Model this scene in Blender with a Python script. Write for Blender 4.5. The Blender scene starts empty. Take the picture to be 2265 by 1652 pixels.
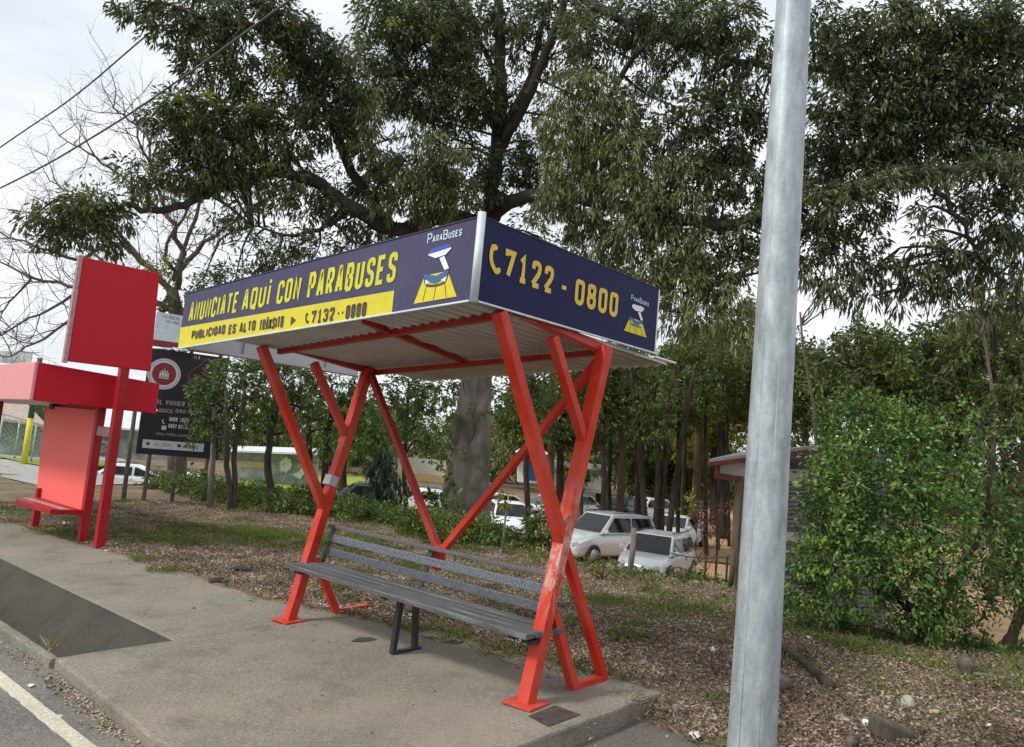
import bpy, math, random
import numpy as np
from mathutils import Vector, Matrix

# ------------------------------------------------------------------ camera, sky, sun, exposure
scn = bpy.context.scene
W0, H0, FPX = 2265.0, 1652.0, 1705.94
CAM = np.array([3.2282, -3.9455, 1.5811])
YAW, PITCH, ROLL = 0.739988, 0.101247, 0.090670
_f = np.array([-math.sin(YAW)*math.cos(PITCH), math.cos(YAW)*math.cos(PITCH), math.sin(PITCH)])
_r = np.array([math.cos(YAW), math.sin(YAW), 0.0]); _u = np.cross(_r, _f)
R_ = math.cos(ROLL)*_r + math.sin(ROLL)*_u
U_ = -math.sin(ROLL)*_r + math.cos(ROLL)*_u
cd = bpy.data.cameras.new('camera'); cam = bpy.data.objects.new('camera', cd)
scn.collection.objects.link(cam); scn.camera = cam
cam.matrix_world = Matrix(((R_[0], U_[0], -_f[0], CAM[0]), (R_[1], U_[1], -_f[1], CAM[1]),
                           (R_[2], U_[2], -_f[2], CAM[2]), (0, 0, 0, 1)))
cd.sensor_width = 36.0; cd.lens = 36.0*FPX/W0; cd.clip_start = 0.05; cd.clip_end = 2000

SUN_EL, SUN_AZ = math.radians(44), math.radians(203)     # azimuth clockwise from +Y
wd = bpy.data.worlds.new('World'); scn.world = wd; wd.use_nodes = True
nt = wd.node_tree; nt.nodes.clear()
def N(t, **k):
    n = nt.nodes.new(t)
    for a, b in k.items(): setattr(n, a, b)
    return n
out = N('ShaderNodeOutputWorld'); bg = N('ShaderNodeBackground')
sky = N('ShaderNodeTexSky', sky_type='NISHITA', sun_disc=False, sun_elevation=SUN_EL, sun_rotation=SUN_AZ,
        air_density=1.0, dust_density=1.5, ozone_density=1.0)
tc = N('ShaderNodeTexCoord'); mp = N('ShaderNodeMapping'); mp.inputs['Scale'].default_value = (1.3, 1.3, 3.2)
mp.inputs['Location'].default_value = (0.35, 0.1, 0.0)
nz = N('ShaderNodeTexNoise'); nz.inputs['Scale'].default_value = 1.7; nz.inputs['Detail'].default_value = 5; nz.inputs['Roughness'].default_value = 0.52
rmp = N('ShaderNodeValToRGB')
rmp.color_ramp.elements[0].position = 0.34; rmp.color_ramp.elements[0].color = (0.78, 0.78, 0.78, 1)
rmp.color_ramp.elements[1].position = 0.56; rmp.color_ramp.elements[1].color = (1, 1, 1, 1)
nz2 = N('ShaderNodeTexNoise'); nz2.inputs['Scale'].default_value = 2.6; nz2.inputs['Detail'].default_value = 6
rm2 = N('ShaderNodeValToRGB')
rm2.color_ramp.elements[0].position = 0.36; rm2.color_ramp.elements[0].color = (6.9, 7.3, 7.8, 1)
rm2.color_ramp.elements[1].position = 0.60; rm2.color_ramp.elements[1].color = (8.9, 9.2, 9.6, 1)
mix = N('ShaderNodeMixRGB')
L = nt.links.new
L(tc.outputs['Generated'], mp.inputs['Vector']); L(mp.outputs[0], nz.inputs['Vector']); L(mp.outputs[0], nz2.inputs['Vector'])
L(nz.outputs['Fac'], rmp.inputs[0]); L(nz2.outputs['Fac'], rm2.inputs[0])
L(rmp.outputs[0], mix.inputs['Fac']); L(sky.outputs[0], mix.inputs['Color1']); L(rm2.outputs[0], mix.inputs['Color2'])
L(mix.outputs[0], bg.inputs['Color']); bg.inputs['Strength'].default_value = 0.1
L(bg.outputs[0], out.inputs[0])

sl = bpy.data.lights.new('sun', 'SUN'); sl.energy = 2.1; sl.angle = math.radians(10); sl.color = (1.0, 0.965, 0.91)
so = bpy.data.objects.new('sun', sl); scn.collection.objects.link(so)
sdir = Vector((math.sin(SUN_AZ)*math.cos(SUN_EL), math.cos(SUN_AZ)*math.cos(SUN_EL), math.sin(SUN_EL)))
so.rotation_euler = sdir.to_track_quat('Z', 'Y').to_euler(); so.location = (0, 0, 30)
vs = scn.view_settings; vs.view_transform = 'Standard'; vs.look = 'None'; vs.gamma = 1; vs.exposure = 0.32
scn.cycles.max_bounces = 6; scn.cycles.transparent_max_bounces = 8

# ------------------------------------------------------------------ placing helpers
def ray(u, v): return _f + R_*((u-W0/2)/FPX) - U_*((v-H0/2)/FPX)
def P(u, v, t): return CAM + ray(u, v)*t                       # point at depth t
def PY(u, v, y): d = ray(u, v); return CAM + d*((y-CAM[1])/d[1])
def smooth(a): a = np.clip(a, 0, 1); return a*a*(3-2*a)
def base(x, y): return 0.02*np.clip(x, -60, 6) + 0.028*np.clip(y, -6, 5)
def wob(x, y): return (np.sin(x*1.7+y*.6)+np.sin(y*2.3-x*.9+1)+np.sin(x*4.1+2)*np.sin(y*3.7)*.6)
def land(x, y):                                                # open ground, without the carving under paving
    x = np.asarray(x, float); y = np.asarray(y, float)
    edge = 5.2 + 0.25*np.sin(x*.5) - 1.0*smooth((x+2)/3)
    sd = smooth((y-edge)/6.5); z = base(x, y)*(1-sd) - 2.10*sd
    z = z + 0.018*wob(x, y)*smooth((y-1.2)/1.5)*(1-smooth((y-11)/4))
    z = z - 0.10*smooth((x-.42)/.1)*(1-smooth((y-.8)/1.2))
    return z
EX = [-80, -10.9, -6.6, -5, -3.56, -2.72, -1.43, -.07, .44, .47, 1.2, 3, 12]
EY = [-.35, -.08, .17, .22, .31, .46, .80, .90, .91, .70, .66, .42, .42]
def gedge(x): return np.interp(x, EX, EY) + .025*np.sin(np.asarray(x)*7.3)+.015*np.sin(np.asarray(x)*19.1)
def ground_z(x, y):
    z = land(x, y); e = gedge(x)
    return z + .012 - 0.5*smooth((e-np.asarray(y, float))/.10)
def G(u, v, dz=0.0):                                           # pixel of the photo -> the place on the ground it shows
    z = 0.0; d = ray(u, v)
    ts = np.arange(2.0, 140, .02); X = CAM[0]+d[0]*ts; Y = CAM[1]+d[1]*ts; Z = CAM[2]+d[2]*ts
    k = np.argmax(Z < land(X, Y)+dz)
    return np.array([X[k], Y[k], float(land(X[k], Y[k]))+dz])

# ------------------------------------------------------------------ object helpers
col = scn.collection
def link(o): col.objects.link(o); return o
def tag(o, label=None, cat=None, group=None, kind=None):
    if label: o['label'] = label
    if cat: o['category'] = cat
    if group: o['group'] = group
    if kind: o['kind'] = kind
    return o
def thing(name, label, cat, loc=(0, 0, 0), group=None, rz=0.0):
    o = bpy.data.objects.new(name, None); o.empty_display_size = .2; link(o)
    o.location = tuple(float(a) for a in loc); o.rotation_euler = (0, 0, rz)
    return tag(o, label, cat, group)
def origin(o):
    v = Vector((0, 0, 0))
    while o is not None: v += Vector(o.location); o = o.parent
    return v

class MB:
    def __init__(s): s.v = []; s.f = []; s.sm = []
    def add(s, vs, fs, sm=False):
        n = len(s.v); s.v += [tuple(float(c) for c in p) for p in vs]
        s.f += [tuple(n+i for i in f) for f in fs]; s.sm += [sm]*len(fs); return s
    def box(s, a, b):
        x0, y0, z0 = a; x1, y1, z1 = b
        return s.add([(x0,y0,z0),(x1,y0,z0),(x1,y1,z0),(x0,y1,z0),(x0,y0,z1),(x1,y0,z1),(x1,y1,z1),(x0,y1,z1)],
              [(0,3,2,1),(4,5,6,7),(0,1,5,4),(1,2,6,5),(2,3,7,6),(3,0,4,7)])
    def beam(s, p, q, w, h, up=(0, 0, 1), rot=0.0):
        p = Vector(p); q = Vector(q); d = (q-p).normalized(); up = Vector(up)
        if abs(d.dot(up)) > .98: up = Vector((1, 0, 0))
        a = d.cross(up).normalized(); b = a.cross(d)
        if rot: a, b = a*math.cos(rot)+b*math.sin(rot), b*math.cos(rot)-a*math.sin(rot)
        a *= w/2; b *= h/2
        V = [p-a-b, p+a-b, p+a+b, p-a+b, q-a-b, q+a-b, q+a+b, q-a+b]
        return s.add(V, [(0,1,2,3),(7,6,5,4),(0,4,5,1),(1,5,6,2),(2,6,7,3),(3,7,4,0)])
    def tube(s, pts, rad, seg=8, cap=True, jit=0.0, rs=None):
        pts = [Vector(p) for p in pts]; n = len(pts)
        if not hasattr(rad, '__len__'): rad = [rad]*n
        V = []; prev = None
        for i, p in enumerate(pts):
            d = (pts[min(i+1, n-1)]-pts[max(i-1, 0)])
            d = d.normalized() if d.length > 1e-9 else Vector((0, 0, 1))
            if prev is None:
                a = d.cross(Vector((0, 0, 1)) if abs(d.z) < .9 else Vector((1, 0, 0))).normalized()
            else:
                a = (prev-d*prev.dot(d)).normalized()
            prev = a; b = d.cross(a)
            for k in range(seg):
                t = 2*math.pi*k/seg; r = rad[i]*(1+(rs.uniform(-jit, jit) if jit else 0))
                V.append(p+a*math.cos(t)*r+b*math.sin(t)*r)
        F = [(i*seg+k, i*seg+(k+1) % seg, (i+1)*seg+(k+1) % seg, (i+1)*seg+k) for i in range(n-1) for k in range(seg)]
        if cap: F += [tuple(range(seg-1, -1, -1)), tuple((n-1)*seg+k for k in range(seg))]
        return s.add(V, F, seg > 5)
    def build(s, name, mat, parent=None, bevel=0.0, seg=2, subsurf=0):
        me = bpy.data.meshes.new(name); o0 = origin(parent) if parent else Vector((0, 0, 0))
        me.from_pydata([(a-o0.x, b-o0.y, c-o0.z) for a, b, c in s.v], [], s.f); me.update()
        me.polygons.foreach_set('use_smooth', s.sm)
        o = bpy.data.objects.new(name, me); link(o); o.parent = parent
        if mat: me.materials.append(mat)
        if bevel:
            m = o.modifiers.new('bevel', 'BEVEL'); m.width = bevel; m.segments = seg; m.limit_method = 'ANGLE'; m.harden_normals = False
        if subsurf:
            m = o.modifiers.new('sub', 'SUBSURF'); m.levels = m.render_levels = subsurf
        return o

def npmesh(name, V, F3, mat, parent=None, shade=False):
    o0 = origin(parent) if parent else Vector((0, 0, 0))
    me = bpy.data.meshes.new(name); nv = len(V); nf = len(F3); k = F3.shape[1]
    me.vertices.add(nv); me.vertices.foreach_set('co', (V-np.array(o0)).astype(np.float32).ravel())
    me.loops.add(nf*k); me.loops.foreach_set('vertex_index', F3.astype(np.int32).ravel())
    me.polygons.add(nf); me.polygons.foreach_set('loop_start', np.arange(0, nf*k, k, dtype=np.int32))
    me.polygons.foreach_set('loop_total', np.full(nf, k, dtype=np.int32))
    if shade: me.polygons.foreach_set('use_smooth', np.ones(nf, dtype=bool))
    me.update(calc_edges=True); me.validate()
    if mat: me.materials.append(mat)
    o = bpy.data.objects.new(name, me); link(o); o.parent = parent
    return o

# ------------------------------------------------------------------ materials
def newmat(name):
    m = bpy.data.materials.new(name); m.use_nodes = True; t = m.node_tree; t.nodes.clear()
    o = t.nodes.new('ShaderNodeOutputMaterial'); p = t.nodes.new('ShaderNodeBsdfPrincipled')
    t.links.new(p.outputs[0], o.inputs[0]); return m, t, p, o
def ramp(t, fac, stops):
    r = t.nodes.new('ShaderNodeValToRGB'); e = r.color_ramp.elements
    while len(e) < len(stops): e.new(.5)
    for i, (p, c) in enumerate(stops): e[i].position = p; e[i].color = (*c, 1) if len(c) == 3 else c
    t.links.new(fac, r.inputs[0]); return r.outputs[0]
def noise(t, scale, detail=4, rough=.55, vec=None, stretch=None, dist=0.0, coord='Object'):
    n = t.nodes.new('ShaderNodeTexNoise'); n.inputs['Scale'].default_value = scale
    n.inputs['Detail'].default_value = detail; n.inputs['Roughness'].default_value = rough; n.inputs['Distortion'].default_value = dist
    c = t.nodes.new('ShaderNodeTexCoord'); src = c.outputs[coord]
    if stretch:
        m = t.nodes.new('ShaderNodeMapping'); m.inputs['Scale'].default_value = stretch; t.links.new(src, m.inputs[0]); src = m.outputs[0]
    t.links.new(src, n.inputs['Vector']); return n.outputs['Fac']
def mixc(t, fac, a, b, mode='MIX'):
    m = t.nodes.new('ShaderNodeMixRGB'); m.blend_type = mode
    for i, x in ((0, fac), (1, a), (2, b)):
        if isinstance(x, (int, float)): m.inputs[i].default_value = x
        elif isinstance(x, tuple): m.inputs[i].default_value = (*x, 1)
        else: t.links.new(x, m.inputs[i])
    return m.outputs[0]
def bump(t, p, fac, strength=.3, dist=.01):
    b = t.nodes.new('ShaderNodeBump'); b.inputs['Strength'].default_value = strength; b.inputs['Distance'].default_value = dist
    t.links.new(fac, b.inputs['Height']); t.links.new(b.outputs[0], p.inputs['Normal'])
def plain(name, c, rough=.6, metal=0.0, var=.12, scale=6, spec=.5, bmp=0.0):
    m, t, p, o = newmat(name)
    f = noise(t, scale, 5)
    lo = tuple(a*(1-var) for a in c); hi = tuple(min(1, a*(1+var)) for a in c)
    t.links.new(ramp(t, f, [(.3, lo), (.7, hi)]), p.inputs['Base Color'])
    p.inputs['Roughness'].default_value = rough; p.inputs['Metallic'].default_value = metal
    p.inputs['Specular IOR Level'].default_value = spec
    if bmp: bump(t, p, noise(t, scale*8, 3), bmp, .004)
    return m

def leafmat(name, dark, mid, light, lf=.25, trans=.28, nscale=.9, rough=.45, spec=.4):
    m, t, p, o = newmat(name)
    g = t.nodes.new('ShaderNodeNewGeometry')
    n = noise(t, nscale, 3)
    a = t.nodes.new('ShaderNodeMath'); a.operation = 'MULTIPLY'; a.inputs[1].default_value = .42; t.links.new(g.outputs['Random Per Island'], a.inputs[0])
    b = t.nodes.new('ShaderNodeMath'); b.operation = 'ADD'; t.links.new(a.outputs[0], b.inputs[0]); 
    c = t.nodes.new('ShaderNodeMath'); c.operation = 'MULTIPLY'; c.inputs[1].default_value = .9; t.links.new(n, c.inputs[0]); t.links.new(c.outputs[0], b.inputs[1])
    colr = ramp(t, b.outputs[0], [(.36, dark), (.36+(.62-.36)*(1-lf)+.05, mid), (.92-.25*lf, light)])
    t.links.new(colr, p.inputs['Base Color']); p.inputs['Roughness'].default_value = rough; p.inputs['Specular IOR Level'].default_value = spec
    tr = t.nodes.new('ShaderNodeBsdfTranslucent'); ml = mixc(t, .5, colr, (.16, .22, .02)); t.links.new(ml, tr.inputs['Color'])
    ms = t.nodes.new('ShaderNodeMixShader'); ms.inputs[0].default_value = trans
    t.links.new(p.outputs[0], ms.inputs[1]); t.links.new(tr.outputs[0], ms.inputs[2]); t.links.new(ms.outputs[0], o.inputs[0])
    return m
def barkmat(name, a, b, scale=5, c=None):
    m, t, p, o = newmat(name)
    f = noise(t, scale, 6, .65, stretch=(1, 1, .28)); f2 = noise(t, scale*.22, 3)
    cc = ramp(t, f, [(.32, a), (.68, b)])
    if c: cc = mixc(t, ramp(t, f2, [(.48, (0, 0, 0)), (.60, (1, 1, 1))]), cc, c)
    t.links.new(cc, p.inputs['Base Color']); p.inputs['Roughness'].default_value = .9; p.inputs['Specular IOR Level'].default_value = .15
    bump(t, p, f, .7, .04); return m

M = {}
M['bark'] = barkmat('grey_bark', (.030, .026, .022), (.105, .090, .078), 4, (.05, .052, .036))
M['bark_big'] = barkmat('grey_tan_bark', (.085, .073, .063), (.27, .235, .205), 4, (.10, .095, .065))
M['bark_pale'] = barkmat('pale_bark', (.13, .11, .095), (.30, .26, .23), 3, (.10, .11, .07))
M['bark_dark'] = barkmat('dark_bark', (.02, .017, .014), (.075, .058, .045), 5)
M['bark_brown'] = barkmat('brown_bark', (.05, .032, .022), (.17, .115, .075), 5, (.09, .085, .055))
M['twig'] = plain('bare_twig', (.12, .095, .08), .9, var=.3)
M['leaf_main'] = leafmat('glossy_dark_leaf', (.028, .042, .025), (.068, .092, .046), (.15, .175, .065), .18, .25, .45)
M['leaf_olive'] = leafmat('olive_drooping_leaf', (.052, .070, .032), (.12, .145, .060), (.23, .26, .10), .45, .25, .8)
M['leaf_wood'] = leafmat('dark_wood_leaf', (.024, .040, .014), (.062, .092, .024), (.16, .20, .04), .2, .25, .35)
M['leaf_yellow'] = leafmat('yellow_green_leaf', (.07, .09, .02), (.18, .20, .035), (.36, .36, .06), .4, .35, .8)  # yellow-green leaf colour for young growth and pale trees
M['leaf_mid'] = leafmat('mid_green_leaf', (.032, .062, .020), (.085, .145, .038), (.20, .27, .07), .3, .28, 1.5)
M['leaf_shrub'] = leafmat('shrub_small_leaf', (.016, .046, .015), (.058, .132, .036), (.21, .34, .065), .28, .28, 2.2)
M['leaf_under'] = leafmat('undergrowth_leaf', (.022, .050, .012), (.065, .115, .025), (.19, .24, .05), .3, .28, 1.6)
M['leaf_far'] = leafmat('far_wood_leaf', (.035, .055, .022), (.09, .125, .04), (.22, .24, .07), .3, .25, .12)
M['leaf_lime'] = leafmat('lime_young_leaf', (.06, .12, .022), (.15, .25, .045), (.28, .40, .09), .35, .32, 2.5)
M['leaf_con'] = leafmat('blue_green_conifer_leaf', (.010, .026, .014), (.026, .052, .028), (.06, .10, .045), .15, .15, 2)
M['leaf_red'] = leafmat('dark_red_leaf', (.04, .012, .012), (.11, .03, .025), (.18, .06, .04), .2, .2, 2)
M['litter'] = leafmat('fallen_brown_leaf', (.066, .044, .034), (.205, .148, .115), (.46, .36, .29), .32, .06, 2.2, .85, .15)
M['grass'] = leafmat('grass_blade', (.065, .115, .02), (.16, .23, .045), (.30, .33, .10), .35, .25, 1.2, .7, .2)
M['drygrass'] = leafmat('dry_grass_blade', (.13, .10, .055), (.28, .22, .12), (.46, .38, .22), .35, .2, 1.2, .8, .15)

def mat_ground():
    m, t, p, o = newmat('leaf_littered_earth')
    f = noise(t, 28, 8, .7); f2 = noise(t, .9, 4); f3 = noise(t, 130, 3, .6); f4 = noise(t, 2.1, 5)
    a = ramp(t, f, [(.30, (.065, .042, .030)), (.50, (.17, .120, .088)), (.68, (.34, .26, .195))])
    b = ramp(t, f3, [(.3, (.10, .08, .045)), (.7, (.36, .29, .18))])
    g = ramp(t, f, [(.3, (.045, .06, .02)), (.7, (.15, .17, .06))])
    c = mixc(t, ramp(t, f2, [(.47, (0, 0, 0)), (.58, (1, 1, 1))]), a, b)
    c = mixc(t, ramp(t, f4, [(.56, (0, 0, 0)), (.66, (.6, .6, .6))]), c, g)
    t.links.new(c, p.inputs['Base Color']); p.inputs['Roughness'].default_value = .95; p.inputs['Specular IOR Level'].default_value = .1
    bump(t, p, f, .9, .03); return m
M['ground'] = mat_ground()
def mat_concrete(name, a, b, sp=.55, stain=(.10, .085, .065)):
    m, t, p, o = newmat(name)
    f = noise(t, 1.1, 6, .6); f2 = noise(t, 62, 4, .85); f3 = noise(t, 3.2, 6, .65); f5 = noise(t, .55, 3)
    c = ramp(t, f, [(.30, a), (.70, b)])
    c = mixc(t, sp, c, ramp(t, f2, [(.34, (.30, .29, .28)), (.5, (.95, .95, .95)), (.63, (1.95, 1.9, 1.75))]), 'MULTIPLY')
    c = mixc(t, ramp(t, f3, [(.54, (0, 0, 0)), (.72, (.55, .55, .55))]), c, stain)
    c = mixc(t, ramp(t, f5, [(.50, (0, 0, 0)), (.66, (.45, .45, .45))]), c, (.27, .22, .165))
    v = t.nodes.new('ShaderNodeTexVoronoi'); v.feature = 'DISTANCE_TO_EDGE'; v.inputs['Scale'].default_value = .55
    cc = t.nodes.new('ShaderNodeTexCoord'); nn = t.nodes.new('ShaderNodeTexNoise'); nn.inputs['Scale'].default_value = 2.5
    nn.inputs['Detail'].default_value = 5; t.links.new(cc.outputs['Object'], nn.inputs['Vector'])
    ad = t.nodes.new('ShaderNodeMixRGB'); ad.inputs[0].default_value = .28
    t.links.new(cc.outputs['Object'], ad.inputs[1]); t.links.new(nn.outputs['Color'], ad.inputs[2]); t.links.new(ad.outputs[0], v.inputs['Vector'])
    c = mixc(t, ramp(t, v.outputs['Distance'], [(.0, (.22, .22, .22)), (.003, (0, 0, 0))]), c, (.07, .062, .05))
    t.links.new(c, p.inputs['Base Color']); p.inputs['Roughness'].default_value = .88; p.inputs['Specular IOR Level'].default_value = .25
    bump(t, p, f2, .35, .004); return m
M['pad'] = mat_concrete('weathered_concrete', (.185, .165, .135), (.275, .247, .205))
M['walk'] = mat_concrete('grey_sidewalk_concrete', (.185, .170, .138), (.262, .240, .198))
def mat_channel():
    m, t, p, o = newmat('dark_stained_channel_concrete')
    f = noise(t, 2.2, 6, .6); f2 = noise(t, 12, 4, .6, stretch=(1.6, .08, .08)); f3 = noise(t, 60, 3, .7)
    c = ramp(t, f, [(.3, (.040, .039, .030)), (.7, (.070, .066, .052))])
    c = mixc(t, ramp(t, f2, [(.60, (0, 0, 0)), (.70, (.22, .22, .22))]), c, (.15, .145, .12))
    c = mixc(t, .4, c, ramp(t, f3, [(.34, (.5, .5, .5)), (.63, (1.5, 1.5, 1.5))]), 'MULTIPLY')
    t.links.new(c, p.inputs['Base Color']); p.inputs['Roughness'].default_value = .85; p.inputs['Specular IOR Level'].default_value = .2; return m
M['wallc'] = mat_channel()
M['kerb'] = mat_concrete('mossy_kerb_concrete', (.12, .118, .085), (.25, .24, .20), .7, (.06, .065, .035))
M['asphalt'] = mat_concrete('worn_asphalt', (.135, .128, .120), (.185, .175, .162), .8, (.20, .175, .135))
M['drive'] = mat_concrete('old_dark_asphalt', (.115, .105, .09), (.155, .14, .12), .6, (.15, .12, .09))
def mat_redpaint(name, c, fade, amt, rough=.42):
    m, t, p, o = newmat(name)
    f = noise(t, 9, 6, .7, stretch=(1, 1, .4)); f2 = noise(t, 2.2, 4); f3 = noise(t, 60, 4, .7)
    cc = mixc(t, ramp(t, f2, [(.40, (0, 0, 0)), (.72, (amt, amt, amt))]), c, fade)
    cc = mixc(t, ramp(t, f, [(.30, (.35, .35, .35)), (.50, (0, 0, 0))]), cc, tuple(a*.6 for a in c))
    cc = mixc(t, ramp(t, f3, [(.655, (0, 0, 0)), (.73, (.6, .6, .6))]), cc, (.27, .15, .11))
    t.links.new(cc, p.inputs['Base Color']); p.inputs['Roughness'].default_value = rough; p.inputs['Specular IOR Level'].default_value = .28
    bump(t, p, f3, .12, .002); return m
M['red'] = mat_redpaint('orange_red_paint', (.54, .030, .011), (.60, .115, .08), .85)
def mat_worn():
    m, t, p, o = newmat('scuffed_orange_red_paint')
    f = noise(t, 13, 5, .7, stretch=(1, 1, .5)); f2 = noise(t, 2.2, 4); f3 = noise(t, 60, 4, .7)
    tc_ = t.nodes.new('ShaderNodeTexCoord'); sx_ = t.nodes.new('ShaderNodeSeparateXYZ'); t.links.new(tc_.outputs['Object'], sx_.inputs[0])
    zone = ramp(t, sx_.outputs['Z'], [(.52, (0, 0, 0)), (.80, (1, 1, 1)), (.99, (1, 1, 1))]); zone2 = ramp(t, sx_.outputs['Z'], [(.70, (1, 1, 1)), (1.0, (1, 1, 1))])
    mr = t.nodes.new('ShaderNodeMapRange'); mr.inputs[1].default_value = 1.5; mr.inputs[2].default_value = 1.12; t.links.new(sx_.outputs['Z'], mr.inputs[0])
    cc = mixc(t, ramp(t, f2, [(.40, (0, 0, 0)), (.72, (.8, .8, .8))]), (.54, .030, .011), (.60, .115, .08))
    sc_ = mixc(t, 1.0, ramp(t, f, [(.44, (0, 0, 0)), (.60, (.85, .85, .85))]), zone, 'MULTIPLY'); sc_ = mixc(t, 1.0, sc_, mr.outputs[0], 'MULTIPLY')
    cc = mixc(t, sc_, cc, (.56, .42, .37))
    cc = mixc(t, ramp(t, f3, [(.655, (0, 0, 0)), (.73, (.6, .6, .6))]), cc, (.25, .14, .10))
    t.links.new(cc, p.inputs['Base Color']); p.inputs['Roughness'].default_value = .5; p.inputs['Specular IOR Level'].default_value = .25; bump(t, p, f3, .15, .002); return m
M['red_worn'] = mat_worn()
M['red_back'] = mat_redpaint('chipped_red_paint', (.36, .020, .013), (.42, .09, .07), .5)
M['red2'] = mat_redpaint('crimson_paint', (.34, .008, .014), (.42, .03, .035), .5)
M['red_flat'] = plain('crimson_sign_panel', (.50, .008, .022), .5, var=.03, scale=1, spec=.25)
M['red_sign'] = plain('bright_red_sign_panel', (.50, .011, .022), .5, var=.02, scale=1, spec=.25)
M['pink'] = plain('pale_pink_panel', (.72, .30, .30), .5, var=.02, scale=1, spec=.25)  # paler and pinker than the crimson end board
M['coral'] = plain('coral_poster_panel', (.92, .15, .13), .5, var=.02, scale=1, spec=.25)
M['coverpink'] = plain('worn_red_edge', (.42, .25, .25), .7, var=.3, scale=20)
def mat_galv():
    m, t, p, o = newmat('galvanised_steel')
    f = noise(t, 14, 4, .6, stretch=(1, 1, .35)); f2 = noise(t, 45, 3, .6); f3 = noise(t, 3, 4, stretch=(3, 3, .25))
    c = ramp(t, f, [(.30, (.27, .31, .33)), (.68, (.50, .555, .58))])
    c = mixc(t, .5, c, ramp(t, f2, [(.3, (.8, .8, .8)), (.7, (1.12, 1.12, 1.12))]), 'MULTIPLY')
    c = mixc(t, ramp(t, f3, [(.55, (0, 0, 0)), (.75, (.5, .5, .5))]), c, (.36, .37, .34))
    t.links.new(c, p.inputs['Base Color']); p.inputs['Roughness'].default_value = .55; p.inputs['Metallic'].default_value = .35
    bump(t, p, f, .08, .003); return m
M['galv'] = mat_galv()
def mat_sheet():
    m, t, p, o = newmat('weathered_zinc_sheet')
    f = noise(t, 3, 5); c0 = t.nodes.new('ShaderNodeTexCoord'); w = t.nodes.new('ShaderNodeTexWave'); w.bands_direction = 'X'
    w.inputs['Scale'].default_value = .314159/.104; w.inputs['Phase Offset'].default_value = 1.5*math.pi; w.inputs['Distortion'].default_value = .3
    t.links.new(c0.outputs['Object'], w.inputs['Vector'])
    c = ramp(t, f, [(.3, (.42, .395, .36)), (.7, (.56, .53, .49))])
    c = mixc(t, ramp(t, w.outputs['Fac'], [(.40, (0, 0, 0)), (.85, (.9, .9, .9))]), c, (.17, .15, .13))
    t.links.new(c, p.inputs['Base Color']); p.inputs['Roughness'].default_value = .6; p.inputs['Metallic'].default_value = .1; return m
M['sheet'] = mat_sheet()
M['whitemetal'] = plain('white_metal_trim', (.62, .70, .72), .45, .2, .12, 12)
M['greymetal'] = plain('bare_grey_panel_back', (.44, .45, .47), .5, .2, .08, 3)
def mat_vinyl(name, c, fade, rough):
    m, t, p, o = newmat(name)
    f = noise(t, 1.2, 4); f2 = noise(t, 26, 3)
    cc = mixc(t, ramp(t, f, [(.35, (0, 0, 0)), (.7, (1, 1, 1))]), c, fade)
    cc = mixc(t, .25, cc, ramp(t, f2, [(.3, (.75, .75, .75)), (.7, (1.25, 1.25, 1.25))]), 'MULTIPLY')
    t.links.new(cc, p.inputs['Base Color']); p.inputs['Roughness'].default_value = rough; p.inputs['Specular IOR Level'].default_value = .22
    bump(t, p, noise(t, 5, 3), .12, .01); return m
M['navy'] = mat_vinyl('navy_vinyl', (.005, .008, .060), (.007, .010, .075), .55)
M['navy_haze'] = mat_vinyl('sky_hazed_navy_vinyl', (.055, .050, .105), (.075, .070, .135), .55)  # navy vinyl with the reflected sky haze put into its colour
M['yellow'] = mat_vinyl('yellow_vinyl', (.70, .60, .035), (.62, .56, .05), .5)
M['lyellow'] = mat_vinyl('lime_yellow_lettering', (.66, .64, .03), (.58, .58, .04), .5)
M['gold'] = mat_vinyl('golden_yellow_lettering', (.78, .55, .075), (.70, .50, .06), .5)
M['ink'] = plain('dark_brown_lettering', (.055, .04, .045), .5, var=.3, scale=20)
M['white'] = plain('white_paint', (.78, .80, .82), .5, var=.05)
M['royal'] = plain('royal_blue_print', (.03, .085, .45), .5, var=.1)
M['teal'] = plain('steel_blue_print', (.03, .13, .28), .5, var=.15)
M['paleblue'] = plain('pale_blue_lettering', (.55, .75, .80), .5, var=.1)
def mat_wood():
    m, t, p, o = newmat('weathered_dark_slat')
    f = noise(t, 40, 6, .7, stretch=(.05, 1, 1)); f2 = noise(t, 45, 4, .7)
    c = ramp(t, f, [(.32, (.045, .045, .042)), (.52, (.10, .102, .098)), (.72, (.23, .23, .22))])
    c = mixc(t, .6, c, ramp(t, f2, [(.3, (.55, .6, .7)), (.7, (1.4, 1.4, 1.45))]), 'MULTIPLY')
    t.links.new(c, p.inputs['Base Color']); p.inputs['Roughness'].default_value = .75; bump(t, p, f, .5, .004); return m
M['wood'] = mat_wood()
def mat_slatb(name, a, b):
    m, t, p, o = newmat(name); f = noise(t, 70, 5, .8)
    t.links.new(ramp(t, f, [(.36, a), (.60, b)]), p.inputs['Base Color']); p.inputs['Roughness'].default_value = .6; bump(t, p, f, .3, .003); return m
M['slat1'] = mat_slatb('rusty_grey_top_slat', (.055, .05, .05), (.17, .155, .155))
M['slat2'] = mat_slatb('flaking_blue_grey_slat', (.035, .042, .058), (.21, .24, .265))
M['slat3'] = mat_slatb('dull_blue_grey_slat', (.04, .045, .058), (.14, .15, .168))
M['black'] = plain('black_painted_steel', (.022, .023, .026), .5, var=.3)
M['tyre'] = plain('tyre_rubber', (.02, .02, .02), .85)
M['rim'] = plain('alloy_rim', (.42, .43, .45), .35, .6)
M['rock'] = barkmat('grey_field_stone', (.10, .09, .075), (.28, .255, .215), 9)
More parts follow.
